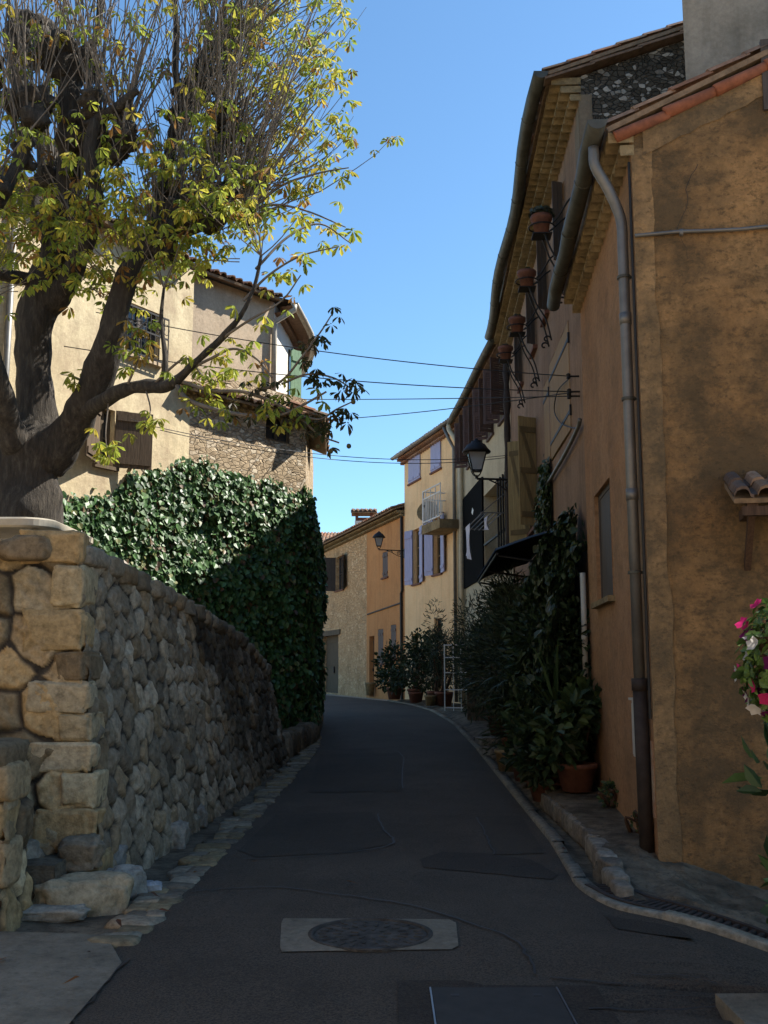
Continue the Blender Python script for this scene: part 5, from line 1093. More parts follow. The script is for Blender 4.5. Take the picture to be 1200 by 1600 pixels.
# ------------------------------------------------------------------ lanterns
def lantern(name, label, top, wall_pt, hgt, group, scroll=True):
    """top: point where the lantern's foot stands on its arm"""
    t = thing(name, label, 'street lamp', wall_pt, group); h = hgt; p = Vector(top); w1, w0 = h * .27, h * .15; z0, z1 = h * .2, h * .66
    mb = MB()
    for k in range(4):
        a = math.pi / 4 + k * math.pi / 2; d = V(math.cos(a), math.sin(a), 0); mb.tube([p + d * w0 * 1.1 + Z * z0, p + d * w1 * 1.2 + Z * z1], h * .018, 5)
        e = V(math.cos(a + math.pi / 2), math.sin(a + math.pi / 2), 0)
        for w_, z in ((w0 * 1.1, z0), (w1 * 1.2, z1)): mb.tube([p + d * w_ + Z * z, p + e * w_ + Z * z], h * .02, 5)
        mb.tube([p + d * w0 * 1.1 + Z * z0, p + d * w0 * .8 + Z * h * .12, p + Z * h * .03], h * .014, 5)
    mb.lathe([(.0, 0), (h * .05, h * .01), (h * .03, h * .05), (h * .045, h * .08), (0, h * .1)], p, 10); mb.build('frame', M['iron'], t)
    mb = MB()
    for k in range(4):
        a = math.pi / 4 + k * math.pi / 2; d = V(math.cos(a), math.sin(a), 0); e = V(math.cos(a + math.pi / 2), math.sin(a + math.pi / 2), 0)
        mb.poly([p + d * w0 * 1.05 + Z * z0, p + e * w0 * 1.05 + Z * z0, p + e * w1 * 1.15 + Z * z1, p + d * w1 * 1.15 + Z * z1])
    mb.build('glass', M['lglass'], t)
    mb = MB(); mb.lathe([(w1 * 1.3, z1), (w1 * 1.34, z1 + h * .03), (w1 * 1.1, z1 + h * .1), (w1 * .85, z1 + h * .2), (w1 * .5, z1 + h * .25), (w1 * .45, z1 + h * .29), (w1 * .2, z1 + h * .31), (w1 * .12, z1 + h * .36)], p, 16); mb.build('cap', M['iron'], t, True)
    mb = MB(); wv = Vector(wall_pt); d = (wv - p); d.z = 0; L = d.length; d.normalize(); mb.tube([p, p + d * L], h * .028, 8); sd_ = V(-d.y, d.x, 0)
    mb.abox(wv - sd_ * .04 - Z * h * .4 - d * .03, sd_ * .08, Z * h * .5, d * .04)
    if scroll:
        mb.tube(arc_pts([p + d * L - Z * h * .36, p + d * (L * .75) - Z * h * .3, p + d * (L * .5) - Z * h * .12, p + d * (L * .3) - Z * .02], 6), h * .018, 6)
        mb.tube(spiral(p + d * (L * .78) - Z * h * .16, d, Z, h * .13, 1.6, 22), h * .016, 6); mb.tube(spiral(p + d * (L * .5) - Z * h * .07, d, Z, h * .06, -1.3, 16), h * .013, 6)
    mb.build('bracket', M['iron'], t); return t
p = P(745, 748, 21.6); wp = TS.pt(9.3, p.z, 0); lantern('wall_lantern', 'large black street lantern on an arm before the black loggia', p, wp, .86, 'street lanterns')
p = P(592, 859, 36.6); wp = V(.74, 36.9, p.z); lantern('wall_lantern', 'smaller distant street lantern on a scrolled bracket before the orange house', p, wp, .66, 'street lanterns')

# ------------------------------------------------------------------ overhead cables
CB = [('thin black cable crossing the sky highest from the pale house to the rose house', (150, 488, 15.0), (893, 588, 13.6), (500, 546)),
      ('second highest cable crossing the sky over the street', (100, 541, 14.5), (894, 612, 13.6), (540, 593)),
      ('nearly level cable crossing the street just under the second highest one', (470, 624, 20.2), (894, 619, 13.6), (600, 624)),
      ('cable rising to the right from the lean-to roof to the rose house', (478, 658, 20.2), (894, 613, 13.6), (600, 652)),
      ('upper of the two lowest cables crossing the sky before the peach house', (230, 664, 16.8), (797, 711, 22.9), (480, 712)),
      ('lowest cable crossing the sky before the peach house', (250, 672, 17.0), (797, 714, 22.9), (480, 718))]
for lab, l, r, m_ in CB:
    a, b_ = P(*l), P(*r); pts = []; um = (m_[0] - l[0]) / (r[0] - l[0]); c = a.lerp(b_, um); t_ = c.y; zm = P(m_[0], m_[1], t_).z; sag = (c.z - zm) / (4 * um * (1 - um))
    for k in range(25): f = k / 24; q = a.lerp(b_, f); pts.append(q - Z * sag * 4 * f * (1 - f))
    mb = MB(); mb.tube(pts, .0075, 5); o = mb.build('overhead_cable', M['cable'], None, True, a); tag(o, lab, 'cable', 'overhead cables across the street')

# ------------------------------------------------------------------ the pollarded chestnut behind the wall
TY = 11.0
tree = thing('chestnut_tree', 'big pollarded horse chestnut with yellowing leaves behind the stone wall', 'tree', P(45, 840, TY) * 1.0)
tr = MB(); rnd = random.Random(17)
def limb(ctrl, n=14, knot=.5):
    """ctrl: (u, v, y, width in photo pixels)"""
    pts = arc_pts([P(u, v, y) for u, v, y, w_ in ctrl], 7); rs = []
    for i in range(len(pts)):
        f = i / 7; k = min(int(f), len(ctrl) - 2); t = f - k; rs.append(((ctrl[k][3] * (1 - t) + ctrl[k + 1][3] * t) / 2.15) * (ctrl[k][2] / F_PX))
    b = len(tr.v); tr.tube(pts, rs, n)
    for i in range(b, len(tr.v)):
        p = Vector(tr.v[i]); k = min(len(pts) - 1, (i - b) // n); d = (p - pts[k])
        tr.v[i] = tuple(pts[k] + d * (1 + .3 * mnoise.noise(p * 3.2) + .17 * mnoise.noise(V(p.x * 9, p.y * 9, p.z * 3)) + knot * .15 * mnoise.noise(p * 1.1)))
    return pts, rs
def knob(u, v, y, r, seed):
    c = P(u, v, y); rr = r * y / F_PX
    for k in range(4): rock(tr, c + V(rnd.gauss(0, .45), rnd.gauss(0, .45), rnd.gauss(0, .4)) * rr, (rr * .8, rr * .8, rr * .7), seed * 7 + k, (1, 1, 1), 3, rnd.random() * 3, .0, .55)
    return c, rr
limbs = []
limbs.append(limb([(36, 860, 11, 118), (42, 800, 11, 108), (48, 740, 11, 100), (52, 690, 11, 98), (52, 650, 11, 66)], 20))
limbs.append(limb([(60, 705, 11, 78), (54, 620, 11, 64), (52, 540, 11, 60), (62, 470, 11, 62), (88, 390, 11, 52), (104, 310, 11, 46), (112, 230, 11, 44), (108, 150, 11, 40), (112, 90, 11.1, 30)], 18))
limbs.append(limb([(66, 480, 11, 50), (100, 450, 10.9, 44), (125, 400, 10.7, 30), (150, 330, 10.6, 26), (140, 240, 10.5, 26), (150, 190, 10.5, 24)]))
limbs.append(limb([(70, 720, 11, 86), (105, 680, 10.9, 66), (135, 630, 10.7, 58), (160, 565, 10.5, 52), (178, 500, 10.4, 44), (200, 430, 10.4, 36), (222, 395, 10.5, 34), (255, 370, 10.6, 36), (300, 350, 10.6, 40), (338, 325, 10.6, 40)], 18))
limbs.append(limb([(40, 720, 11, 60), (15, 665, 10.6, 48), (0, 610, 10.3, 42), (-22, 540, 10.1, 40), (-30, 440, 10, 36)]))
limbs.append(limb([(-40, 380, 10.2, 30), (-5, 320, 10.3, 27), (22, 270, 10.4, 24), (42, 215, 10.5, 24), (50, 165, 10.5, 30)]))
limbs.append(limb([(230, 395, 10.5, 30), (240, 350, 10.9, 26), (255, 300, 11.2, 28), (270, 220, 11.4, 26), (290, 180, 11.5, 24), (312, 150, 11.6, 22)]))
limbs.append(limb([(255, 372, 10.6, 28), (305, 300, 10.9, 24), (335, 255, 11, 24), (352, 205, 11, 30)]))
limbs.append(limb([(300, 352, 10.6, 24), (350, 340, 10.4, 20), (390, 330, 10.3, 16)]))
limbs.append(limb([(88, 390, 11, 40), (60, 330, 11.6, 30), (70, 230, 12, 28), (28, 120, 12.3, 30), (22, 50, 12.3, 34)]))
limbs.append(limb([(60, 440, 11, 24), (-10, 428, 10.4, 18), (-40, 430, 10, 16)]))
limbs.append(limb([(112, 660, 10.9, 36), (150, 635, 10.5, 28), (185, 612, 10.2, 25), (225, 603, 10, 22), (258, 604, 9.9, 20), (280, 592, 9.8, 16)]))
limbs.append(limb([(272, 600, 9.8, 16), (310, 562, 9.6, 12), (345, 530, 9.5, 11), (378, 490, 9.4, 9), (398, 445, 9.4, 7), (408, 400, 9.4, 5)], 8))
limbs.append(limb([(255, 605, 9.9, 15), (258, 560, 9.9, 10), (252, 500, 10, 7), (256, 450, 10, 5)], 8))
limbs.append(limb([(150, 190, 10.5, 20), (180, 170, 10.4, 18), (215, 140, 10.3, 14)]))
knobs = [knob(*a, k) for k, a in enumerate([(112, 100, 11.1, 36), (50, 165, 10.5, 30), (22, 45, 12.3, 44), (312, 145, 11.6, 22), (352, 200, 11, 26), (345, 318, 10.6, 34), (300, 335, 10.6, 30), (268, 300, 11.2, 22), (150, 185, 10.5, 22), (118, 215, 11, 34),
          (185, 225, 10.6, 24), (378, 330, 10.3, 18), (195, 210, 10.5, 18), (245, 372, 10.5, 26), (85, 290, 11.3, 28), (40, 240, 10.5, 18), (130, 340, 10.8, 20), (283, 185, 11.4, 18), (-20, 300, 10.2, 28), (-30, 120, 11, 34), (345, 80, 11.4, 12)])]
for c, r in (((280, 60), 1),): limbs.append(limb([(312, 150, 11.6, 18), (305, 120, 11.6, 14), (330, 60, 11.7, 12), (370, 20, 11.8, 9), (380, -40, 11.9, 7)], 8)); limbs.append(limb([(290, 180, 11.5, 16), (275, 120, 11.5, 13), (276, 50, 11.5, 11), (270, -30, 11.5, 9)], 8)); limbs.append(limb([(112, 90, 11.1, 20), (150, 60, 11.2, 14), (157, -20, 11.3, 12)], 8))
tr.build('trunk', M['bark'], tree, True)
tw = MB(); lf = MB(); LEAFC = [(.42, .40, .06), (.32, .35, .05), (.24, .30, .045), (.46, .38, .06), (.18, .24, .04), (.40, .36, .06), (.26, .14, .04), (.28, .33, .05), (.34, .36, .05), (.24, .29, .045)]
def cluster(p, size, cols=LEAFC, wild=1.0):
    mb = lf; n = rnd.choice((5, 5, 6, 7)); ax = V(rnd.gauss(0, .45), rnd.gauss(0, .45), 1).normalized(); a = ax.orthogonal().normalized(); b_ = ax.cross(a); base = rnd.choice(cols); ph = rnd.random() * 6
    for k in range(n):
        th = ph + k * 2 * math.pi / n * .92; d = (a * math.cos(th) + b_ * math.sin(th) - ax * rnd.uniform(.15, 1.0)).normalized(); nr = (ax + d * .5).normalized()
        mb.col = shade(rnd, .7, 1.25, base if rnd.random() < .8 else rnd.choice(cols)); leaf_pair(mb, p + d * .01, nr, d, size * rnd.uniform(.75, 1.2), CHEST, rnd.uniform(.1, .5), rnd.uniform(.1, .5))
def shoot(p, d, L, r, bend=.12, leafp=0.0, size=.13, tipn=2, k=6, grav=0.0):
    pts = [Vector(p)]; d = d.normalized(); st = L / k
    for i in range(k):
        d = (d + V(rnd.gauss(0, bend), rnd.gauss(0, bend), rnd.gauss(0, bend) + .06 - grav)).normalized(); pts.append(pts[-1] + d * st)
        if i > 0 and rnd.random() < leafp: cluster(pts[-1] + V(rnd.gauss(0, .05), rnd.gauss(0, .05), rnd.gauss(-.02, .04)), size * rnd.uniform(.7, 1.1))
    tw.tube(pts, [r * (1 - .72 * i / k) for i in range(k + 1)], 4, False)
    if leafp > 0:
        for _ in range(tipn): cluster(pts[-1] + V(rnd.gauss(0, .05), rnd.gauss(0, .05), rnd.gauss(0, .05)), size)
    return pts
cc = P(150, 420, 11)
for (c, r) in knobs:                                      # whips rising from every pollard knob
    for k in range(19):
        o = c + V(rnd.gauss(0, r * .5), rnd.gauss(0, r * .5), abs(rnd.gauss(0, r * .4))); out = (c - cc); out.z *= .3; d = V(rnd.gauss(0, .30), rnd.gauss(0, .30), 1) + out * .09
        L = rnd.uniform(1.0, 3.2); pts = shoot(o, d, L, rnd.uniform(.007, .016), .085, .02 + .07 * rnd.random(), .11, 1 if rnd.random() < .3 else 0)
        if rnd.random() < .6: i = rnd.randint(2, 4); shoot(pts[i], V(rnd.gauss(0, .5), rnd.gauss(0, .5), 1), L * .4, .006, .07, .10, .11, 1 if rnd.random() < .4 else 0, 4)
srcs = [(312, 145, 11.6), (352, 200, 11), (345, 318, 10.6), (378, 330, 10.3), (345, 80, 11.4), (350, 260, 10.9), (300, 250, 11.2), (330, 120, 11.6)]
for k in range(270):                                      # outward fan that makes the rounded right side of the crown
    s = rnd.choice(srcs); o = P(s[0] + rnd.gauss(0, 14), s[1] + rnd.gauss(0, 14), s[2] + rnd.gauss(0, .15)); th = rnd.uniform(-.05, 1.0); ths = th ** 1.1
    tu = 600 - 70 * abs(rnd.gauss(0, 1)) - 90 * max(0, (s[1] > 300)) ; ang = rnd.uniform(math.radians(20), math.radians(88)); d = V(math.cos(ang), rnd.gauss(0, .38), math.sin(ang))
    mx = 1.65 if s[1] > 240 else 1.9; L = rnd.uniform(.75, 1.1) * (mx if ang < 1.2 else 2.4)
    edge = ang < math.radians(62)
    shoot(o, d, L, rnd.uniform(.006, .012), .10, .24 if edge else .06, .092, rnd.choice((1, 2, 2)) if edge else rnd.choice((0, 0, 1)), 7)
allp = [p for pts, rs in limbs[1:13] for p in pts]
for k in range(520):                                      # leafy lower crown
    u, v = rnd.uniform(-30, 420), rnd.triangular(150, 500, 360); y = rnd.uniform(9.6, 12.2)
    if v > 300 + (420 - u) * .55 + 60 and u > 250: continue
    if v < 200 and rnd.random() < .45: continue
    c = P(u, v, y); q = min(allp, key=lambda p: (p - c).length_squared)
    if (q - c).length > 1.5: continue
    o = q.lerp(c, .35); pts = shoot(o, (c - o) + V(0, 0, .1), (c - o).length + .1, .006, .12, .18, .095, 0, 5); cluster(c, .1)
    for _ in range(rnd.randint(0, 2)): cluster(c + V(rnd.gauss(0, .14), rnd.gauss(0, .14), rnd.gauss(0, .12)), .1)
def twig_path(ctrl, w0, w1, nleaf, cols=None, spread=.1, size=.11):
    cols = cols or LEAFC
    pts = arc_pts([P(u, v, y) for u, v, y in ctrl], 6); r0, r1 = w0 / 2 * 9.5 / F_PX, w1 / 2 * 9.5 / F_PX
    tw.tube(pts, [r0 + (r1 - r0) * i / (len(pts) - 1) for i in range(len(pts))], 6, False)
    if cols is SILHOUETTE: size = .1; nleaf = int(nleaf * 1.0)
    for k in range(nleaf):
        p = pts[min(len(pts) - 1, int((.25 + .75 * rnd.random()) * len(pts)))]; cluster(p + V(rnd.gauss(0, spread), rnd.gauss(0, spread), rnd.gauss(-.02, spread * .8)), size * rnd.uniform(.7, 1.1), cols)
    return pts
SILHOUETTE = [(.05, .06, .02), (.07, .055, .025), (.04, .05, .02)]  # leaf colours darkened to paint these twigs as unlit silhouettes
twig_path([(275, 600, 9.8), (290, 622, 9.6), (320, 635, 9.4), (360, 645, 9.3), (400, 650, 9.2), (440, 648, 9.1), (475, 632, 9.1), (510, 612, 9.1)], 9, 3, 26)
twig_path([(300, 575, 9.7), (330, 560, 9.5), (365, 545, 9.4), (400, 560, 9.3), (425, 590, 9.2)], 6, 3, 16)
twig_path([(280, 595, 9.8), (330, 610, 9.5), (380, 612, 9.3), (430, 630, 9.2), (470, 655, 9.1), (500, 680, 9.1), (530, 692, 9.1)], 7, 2.5, 24, SILHOUETTE)
twig_path([(400, 612, 9.3), (440, 595, 9.2), (470, 560, 9.1), (500, 520, 9.1), (518, 492, 9.1)], 5, 2, 12, SILHOUETTE, .07)
twig_path([(440, 600, 9.2), (480, 585, 9.1), (520, 590, 9.1), (550, 608, 9.1)], 4, 2, 16, SILHOUETTE, .08)
twig_path([(470, 650, 9.1), (500, 655, 9.1), (525, 640, 9.1), (550, 628, 9.1)], 4, 2, 12, SILHOUETTE, .07)
twig_path([(345, 530, 9.5), (390, 500, 9.3), (440, 470, 9.3), (470, 430, 9.3)], 5, 2, 9)
twig_path([(380, 470, 9.4), (420, 430, 9.4), (470, 400, 9.4), (530, 385, 9.4)], 5, 2, 12)
twig_path([(390, 330, 10.3), (430, 320, 10.2), (480, 330, 10.2), (540, 355, 10.2)], 6, 2, 16)
twig_path([(390, 330, 10.3), (440, 290, 10.2), (500, 270, 10.2), (545, 262, 10.2)], 6, 2, 16)
twig_path([(400, 420, 9.4), (450, 370, 9.6), (500, 350, 9.8), (548, 380, 9.8)], 5, 2, 12)
twig_path([(225, 600, 10), (235, 640, 9.8), (225, 660, 9.8), (205, 655, 9.8)], 3, 1.5, 10, [(.33, .33, .05), (.26, .3, .05)], .07)
twig_path([(170, 625, 10.3), (165, 680, 10.2), (170, 715, 10.2)], 3, 1.5, 9, LEAFC, .08)
twig_path([(110, 690, 10.9), (135, 610, 10.6), (120, 590, 10.5), (95, 585, 10.4)], 3, 1.5, 9, [(.3, .32, .05)], .08)
twig_path([(240, 600, 9.9), (290, 560, 9.7), (320, 590, 9.6), (360, 600, 9.5)], 5, 2, 26, [(.30, .32, .04), (.22, .27, .04), (.36, .34, .06)], .13)
twig_path([(200, 600, 10), (215, 560, 9.9), (205, 530, 9.9), (230, 500, 9.9)], 5, 2, 20, [(.26, .3, .04), (.18, .24, .04), (.3, .2, .05)], .12)
for u, v, y in ((256, 450, 10), (408, 400, 9.4)):
    for k in range(7): shoot(P(u, v, y), V(rnd.gauss(0, .5), rnd.gauss(0, .5), 1), rnd.uniform(.5, 1.0), .008, .12, .4, .1, 1, 5)
tw.build('branches', M['twig'], tree, True); lf.build('foliage', M['leaf'], tree)
for u, v, y in ((552, 628, 9.1), (497, 698, 9.1), (545, 697, 9.1), (517, 705, 9.1), (420, 640, 9.2)):
    mb = MB(); rock(mb, P(u, v, y), (.022, .022, .024), u, (1, 1, 1), 2, 0, 0, .15); mb.build('conker', plain('conker_husk', (.07, .06, .02), .9), tree, True)

# ------------------------------------------------------------------ plants and pots
def bush(name, label, c, r, n, size, cols, shape=OVAL, seed=1, group=None, pot=None, mat=None, droop=.25, up=.2, lean=(0, 0)):
    """c: ground point; r: radii; pot: (radius, height, material) or None"""
    rd = random.Random(seed); c = Vector(c); t = thing(name, label, 'plant', c, group); h0 = pot[1] if pot else 0
    if pot:
        mb = MB(); R, H, m_ = pot; mb.lathe([(R * .68, 0), (R * .92, H * .82), (R, H * .83), (R * 1.02, H), (R * .88, H), (R * .86, H * .9)], c, 20); mb.build('pot', m_, t, True)
    st = MB(); lv = MB(); top = c + Z * (h0 + r[2])
    lumps = [(V(rd.gauss(0, .45), rd.gauss(0, .45), rd.uniform(-.7, .8)), rd.uniform(.35, .6)) for _ in range(9)]
    for l, rr in lumps:
        e = top + V(l.x * r[0] + lean[0], l.y * r[1] + lean[1], l.z * r[2] * .8); b_ = c + Z * h0 + V(rd.gauss(0, .05), rd.gauss(0, .05), 0); st.tube(arc_pts([b_, b_.lerp(e, .5) + V(rd.gauss(0, .1), rd.gauss(0, .1), .1), e], 4), [.022, .02, .018, .016, .014, .012, .01, .008, .006], 5)
    st.build('stems_or_hull', M['brown_wood'], t, True)
    for k in range(n):
        l, rr = rd.choice(lumps); d = V(rd.gauss(0, 1), rd.gauss(0, 1), rd.gauss(.1, 1)).normalized(); q = l + d * rr * rd.uniform(.45, 1.1)
        p = top + V(q.x * r[0] + lean[0] * .6, q.y * r[1] + lean[1] * .6, q.z * r[2])
        if p.z < c.z + h0 * .8: p.z = c.z + h0 * .8 + rd.random() * .2
        lv.col = shade(rd, .6, 1.4, rd.choice(cols)); u_ = (d + V(rd.gauss(0, .5), rd.gauss(0, .5), up + rd.gauss(0, .4))); nr = d.cross(V(rd.gauss(0, 1), rd.gauss(0, 1), rd.gauss(0, 1))) + Z * .4
        leaf_pair(lv, p, nr if nr.length > .01 else Z, u_, size * rd.uniform(.6, 1.3), shape, .2, droop)
    lv.build('foliage', mat or M['shrub'], t); return t
def strap_plant(name, label, c, n, L, wd, cols, seed, pot=None, group=None, z0=0.0):
    rd = random.Random(seed); c = Vector(c); t = thing(name, label, 'plant', c, group); h0 = pot[1] if pot else 0
    if pot:
        mb = MB(); R, H, m_ = pot; mb.lathe([(R * .68, 0), (R * .92, H * .82), (R, H * .83), (R * 1.02, H), (R * .88, H), (R * .86, H * .9)], c, 20); mb.build('pot', m_, t, True)
    if z0: mb = MB(); mb.tube([c + Z * h0, c + Z * (h0 + z0 * .5) + V(.02, 0, 0), c + Z * (h0 + z0)], .04, 8); mb.build('stem', M['bark'], t, True)
    lv = MB()
    for k in range(n):
        th = rd.uniform(0, 2 * math.pi); el = rd.uniform(.5, 1.45); d = V(math.cos(th) * math.cos(el), math.sin(th) * math.cos(el), math.sin(el)); p = c + Z * (h0 + z0); l = L * rd.uniform(.6, 1.1); l1, l2 = [], []; side = V(-math.sin(th), math.cos(th), 0); lv.col = shade(rd, .7, 1.4, rd.choice(cols))
        for i in range(9):
            f = i / 8; w_ = wd * (min(1, f * 4 + .4)) * (1 - f) ** .6 + .002; l1.append(p + side * w_); l2.append(p - side * w_); p = p + d * (l / 8); d = (d - Z * (.08 + .22 * f)).normalized()
        lv.grid([l1, l2])
    lv.build('foliage', M['shrub'], t); return t
DG = [(.022, .04, .014), (.03, .05, .02), (.018, .032, .012)]; OL = [(.04, .055, .028), (.055, .075, .04), (.03, .042, .022)]; MG = [(.04, .07, .025), (.055, .085, .03), (.03, .055, .02)]
gz_ = lambda x, y, h=.07: V(x, y, gz(x, y) + h)
ivy_patch('climbing_ivy', 'dark ivy climbing the rose house wall beside the ochre house corner', [TS.pt(4.6, 0), TS.pt(.05, 0)][::-1] if False else [TS.pt(.02, 0), TS.pt(3.6, 0)][::-1], lambda s: 3.55 - .25 * abs(2.6 - s) + .2 * math.sin(s * 5), lambda s: .3, .6, 12000, .10, 31, DG)
ivy_patch('hanging_creeper', 'small green creeper tuft hanging under the ochre shutters', [TS.pt(4.3, 0), TS.pt(3.6, 0)], lambda s: 4.95 - .1 * abs(.35 - s), lambda s: 3.8, .16, 700, .08, 33, MG)
bush('oleander', 'tall dark oleander leaning out over the pavement beside the black awning', gz_(2.42, 17.6), (.8, 1.9, 1.38), 8500, .15, OL, NARROW, 3, None, None, None, .2, .3, (-.25, .2))
bush('oleander', 'loose oleander reaching farthest left, in front of the cream drainpipe', gz_(2.3, 20.8), (.65, .9, 1.25), 3000, .15, OL, NARROW, 4, None, (.26, .4, M['terracotta']), None, .2, .3, (-.5, .2))
bush('bay_shrub', 'broad dark shrub under the awning against the rose house', gz_(2.36, 14.8), (.6, 1.5, 1.2), 6000, .11, DG, OVAL, 5)
bush('bay_shrub', 'dark shrub next to the white pipe on the ochre house end', gz_(2.2, 13.0), (.42, .7, 1.15), 3200, .10, DG, OVAL, 6)
strap_plant('cabbage_palm', 'strap leaved plant with long arching blades in the middle of the dark plants', gz_(1.95, 14.4), 60, 1.05, .022, MG, 7, (.2, .34, M['terracotta']), None, .75)
strap_plant('cabbage_palm', 'upright strap leaved plant beside the ochre house corner', gz_(2.05, 12.4, .2), 46, .95, .026, MG, 8, (.18, .3, M['terracotta']), None, .45)
bush('leafy_plant', 'low broad leaved plant in a large terracotta pot on the raised pavement', gz_(2.15, 11.75, .22), (.36, .45, .42), 700, .15, MG, OVAL, 9, 'potted plants on the pavement', (.24, .3, M['terracotta']))
bush('leafy_plant', 'spilling dark plant hanging over the kerb stones in front of the pots', gz_(1.86, 12.2, .05), (.35, .5, .42), 1100, .12, DG, OVAL, 10, 'potted plants on the pavement', (.2, .22, M['terracotta']))
bush('leafy_plant', 'small plant in a pot just beyond the spilling dark one', gz_(1.95, 13.3), (.3, .35, .42), 600, .12, MG, OVAL, 11, 'potted plants on the pavement', (.2, .28, M['terracotta']))
bush('leafy_plant', 'bushy plant in a pale pot by the flat stone blocks', gz_(2.05, 16.0), (.35, .4, .45), 800, .1, DG, OVAL, 12, 'potted plants on the pavement', (.2, .3, M['genoise']))
bush('leafy_plant', 'low reddish pot plant near the grey wooden panels', gz_(2.1, 17.0), (.3, .35, .35), 500, .1, MG, OVAL, 13, 'potted plants on the pavement', (.2, .3, M['terracotta']))
bush('weed', 'small weed tuft growing at the foot of the ochre side wall', gz_(2.36, 10.7, .2), (.14, .3, .12), 260, .06, MG, OVAL, 14)
bush('weed', 'tiny weed tuft at the wall foot close to the downpipe', gz_(2.26, 9.3, .17), (.08, .16, .09), 140, .045, MG, OVAL, 15)
for k, (x, y, rx, ry, rz_, n, lab, cols, shp) in enumerate([(1.02, 33.3, .8, .8, .85, 1500, 'round dark bush below the arched window of the peach house', DG, OVAL), (.35, 35.4, .65, .7, .75, 1000, 'low dark bush farthest along the peach house foot', DG, OVAL), (1.55, 31.0, .65, .8, .9, 1400, 'tall greyish bush before the white metal trellis', OL, NARROW), (1.75, 30.2, .5, .5, 1.35, 1300, 'tallest slim shrub under the balcony of the peach house', OL, NARROW)]):
    bush('potted_shrub', lab, gz_(x, y), (rx, ry, rz_), n, .15, cols, shp, 40 + k, 'shrubs along the peach house', (.28, .4, M['terracotta']))
for k, (x, y, r, h, m_, lab) in enumerate([(.95, 32.4, .2, .32, 'terracotta', 'empty terracotta pot at the front of the far shrubs'), (1.35, 30.2, .18, .3, 'genoise', 'pale empty pot by the foot of the white trellis'), (-.55, 40.6, .2, .5, 'genoise', 'pale stone bollard pot at the orange house door'), (1.78, 15.0, .2, .3, 'genoise', 'pale upright pot between the kerb and the dark shrubs'), (1.85, 13.9, .17, .26, 'terracotta', 'little terracotta pot near the kerb among the dark plants')]):
    c = gz_(x, y); mb = MB(); mb.lathe([(r * .7, 0), (r * .93, h * .82), (r, h * .84), (r * 1.02, h), (r * .86, h), (r * .8, h * .5)], c, 20); o = mb.build('empty_pot', M[m_], None, True, c); tag(o, lab, 'pot', 'empty pots along the street')
tl = thing('metal_trellis', 'white metal ladder like trellis standing among the far shrubs', 'trellis', gz_(1.85, 27.4)); b0 = gz_(1.62, 27.7); ax = V(.68, -.35, 0); mb = MB()
for f in (0, .33, .62, 1): mb.tube([b0 + ax * f, b0 + ax * f + Z * (1.75 if f in (0, 1) else 1.72)], .016 if f in (0, 1) else .01, 6)
for z in (.08, .55, 1.0, 1.4, 1.73): mb.tube([b0 + Z * z - ax * .02, b0 + ax * 1.02 + Z * z], .014, 6)
mb.build('frame', M['white'], tl)
fp = thing('wooden_panel', 'grey weathered board panel leaning by the pavement beyond the oleander', 'panel', gz_(2.15, 23.8)); b0 = gz_(1.95, 24.4); mb = MB(); a_ = V(.5, -.55, 0)
for k in range(6): mb.abox(b0 + a_ * (k / 6), a_ * (.92 / 6), Z * (1.25 - .05 * (k % 3)), V(.02, .02, 0))
for z in (.3, .95): mb.abox(b0 + Z * z - V(.021, .021, 0), a_, Z * .08, V(.02, .02, 0))
mb.build('boards', M['old_wood'], fp)
for k, (x, y, a, b_, h, lab) in enumerate([(1.95, 19.6, .42, .34, .18, 'farther of the two flat stone blocks on the right pavement edge'), (1.9, 17.6, .42, .36, .2, 'nearer of the two flat stone blocks on the right pavement edge')]):
    mb = MB(); rock(mb, gz_(x, y, h * .3), (a / 2, b_ / 2, h / 2), 60 + k, (.24, .22, .19), 3, .2, 1.3, .08); o = mb.build('stone_block', M['stone_clean'], None, True, gz_(x, y)); tag(o, lab, 'stone', 'flat stone blocks')
mb = MB(); pipe(mb, [NS.pt(NS.L - .02, 2.75, .07), NS.pt(NS.L - .02, 1.45, .07)], .035, 10, [(0, .6)]); mb.build('white_pipe', M['meter'], nh, True)
# petunias on an iron stand and the laurel below, at the right edge
pc = V(1.63, 4.0, 1.69); hb_ = thing('petunia_basket', 'hanging basket of white, pink and purple petunias at the right edge', 'flower basket', pc); rd = random.Random(5)
mb = MB(); mb.lathe([(.05, -.2), (.15, -.12), (.19, .0), (.2, .03)], pc, 18, 0, True, False); mb.build('basket', M['brown_wood'], hb_, True)
mb = MB()
for k in range(3): a = 2.1 * k; mb.tube([pc + V(.19 * math.cos(a), .19 * math.sin(a), .03), pc + Z * .75], .004, 4)
mb.build('chains', M['iron'], hb_)
lv = MB(); fl = MB(); PET = [(.62, .6, .58)] * 4 + [(.55, .03, .16)] * 3 + [(.10, .01, .07)] * 2
def pet_pt():
    d = V(rd.gauss(0, 1), rd.gauss(0, 1), rd.gauss(0, 1)).normalized(); q = V(d.x * .25, d.y * .25, d.z * .28 - .06); return pc + q * rd.uniform(.75, 1.0), d
for k in range(1500):
    p, d = pet_pt(); lv.col = shade(rd, .6, 1.3, rd.choice([(.07, .13, .03), (.1, .17, .04), (.05, .09, .025)])); leaf_pair(lv, p, d + V(rd.gauss(0, .6), rd.gauss(0, .6), .4), V(rd.gauss(0, 1), rd.gauss(0, 1), -.5), .05 * rd.uniform(.6, 1.3), OVAL, .2, .2)
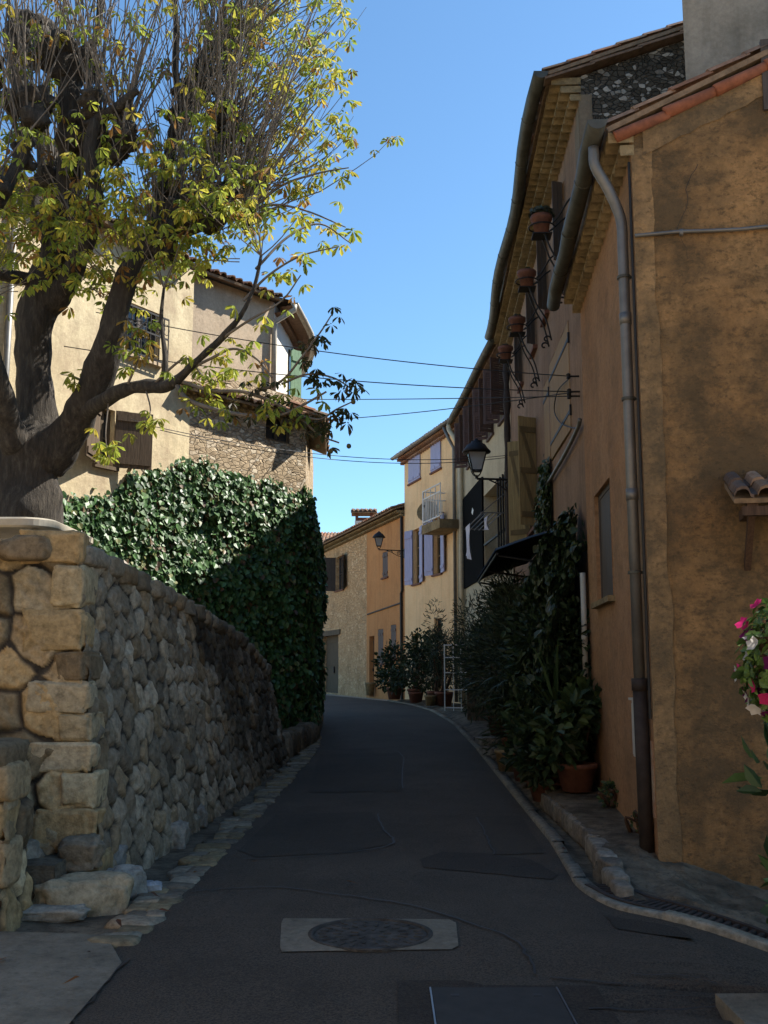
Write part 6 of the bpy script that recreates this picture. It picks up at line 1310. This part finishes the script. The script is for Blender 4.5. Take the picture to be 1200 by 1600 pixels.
for k in range(95):
    p, d = pet_pt(); p = p + d * .025; d = (d + V(rd.gauss(0, .3), rd.gauss(0, .3), .2)).normalized(); a = d.orthogonal().normalized(); b_ = d.cross(a); fl = MB(); fl.col = shade(rd, .85, 1.1, rd.choice(PET)); R = rd.uniform(.028, .038); ce = fl.vert(p - d * .012); ring_ = []
    for i in range(15):
        t_ = 2 * math.pi * i / 15; rr = R * (.86 + .14 * math.cos(t_ * 5)) ; ring_.append(fl.vert(p + (a * math.cos(t_) + b_ * math.sin(t_)) * rr + d * (.004 * math.sin(t_ * 5 + 1))))
    for i in range(15): fl.face((ce, ring_[i], ring_[(i + 1) % 15]))
    fl.build('flower', M['petal'], hb_, True)
lv.build('foliage', M['shrub'], hb_)
ps = thing('basket_stand', 'slim iron stand carrying the petunia basket beyond the right edge', 'stand', V(2.05, 4.0, gz(2.05, 4))); mb = MB()
mb.tube([V(2.05, 4, gz(2.05, 4) - .02), V(2.05, 4, 2.3)] + [V(1.83 + .22 * math.cos(a), 4, 2.3 + .22 * math.sin(a)) for a in (.5, 1.0, 1.57, 2.1, 2.6)] + [V(1.62, 4, 2.34)], .02, 10); mb.lathe([(.18, 0), (.16, .03), (.03, .06)], V(2.05, 4, gz(2.05, 4) - .02), 16); mb.build('pole', M['iron'], ps, True)
bush('laurel', 'dark glossy laurel with long leaves at the lower right edge', V(2.16, 5.1, gz(2.1, 5.1)), (.30, .3, .45), 300, .16, [(.03, .06, .02), (.045, .085, .03)], OVAL, 71, None, (.2, .42, M['terracotta']), M['ivy'], .3, .1)
# fallen leaves
rd = random.Random(23)
LFP = [(300, 1372), (222, 1398), (250, 1412), (96, 1552), (10, 1508), (190, 1460), (320, 1345), (405, 1352), (268, 1430), (450, 1190), (885, 1335), (560, 1390), (140, 1500)]
for k, (u, v) in enumerate(LFP):
    p = G(u, v); mb = MB(); mb.col = rd.choice([(.16, .055, .025), (.2, .09, .03), (.12, .05, .025)]); th = rd.random() * 6; leaf_pair(mb, V(0, 0, .012), V(rd.gauss(0, .2), rd.gauss(0, .2), 1), V(math.cos(th), math.sin(th), 0), rd.uniform(.06, .10), CHEST, .6, -.25)
    o = mb.build('fallen_leaf', M['leaf']); o.location = (p.x, p.y, rz(p.x, p.y) + .012 if interp(RL, p.y) < p.x < interp(RR, p.y) else gz(p.x, p.y) + .03); tag(o, 'curled brown fallen leaf lying on the ground', 'leaf', 'fallen leaves')
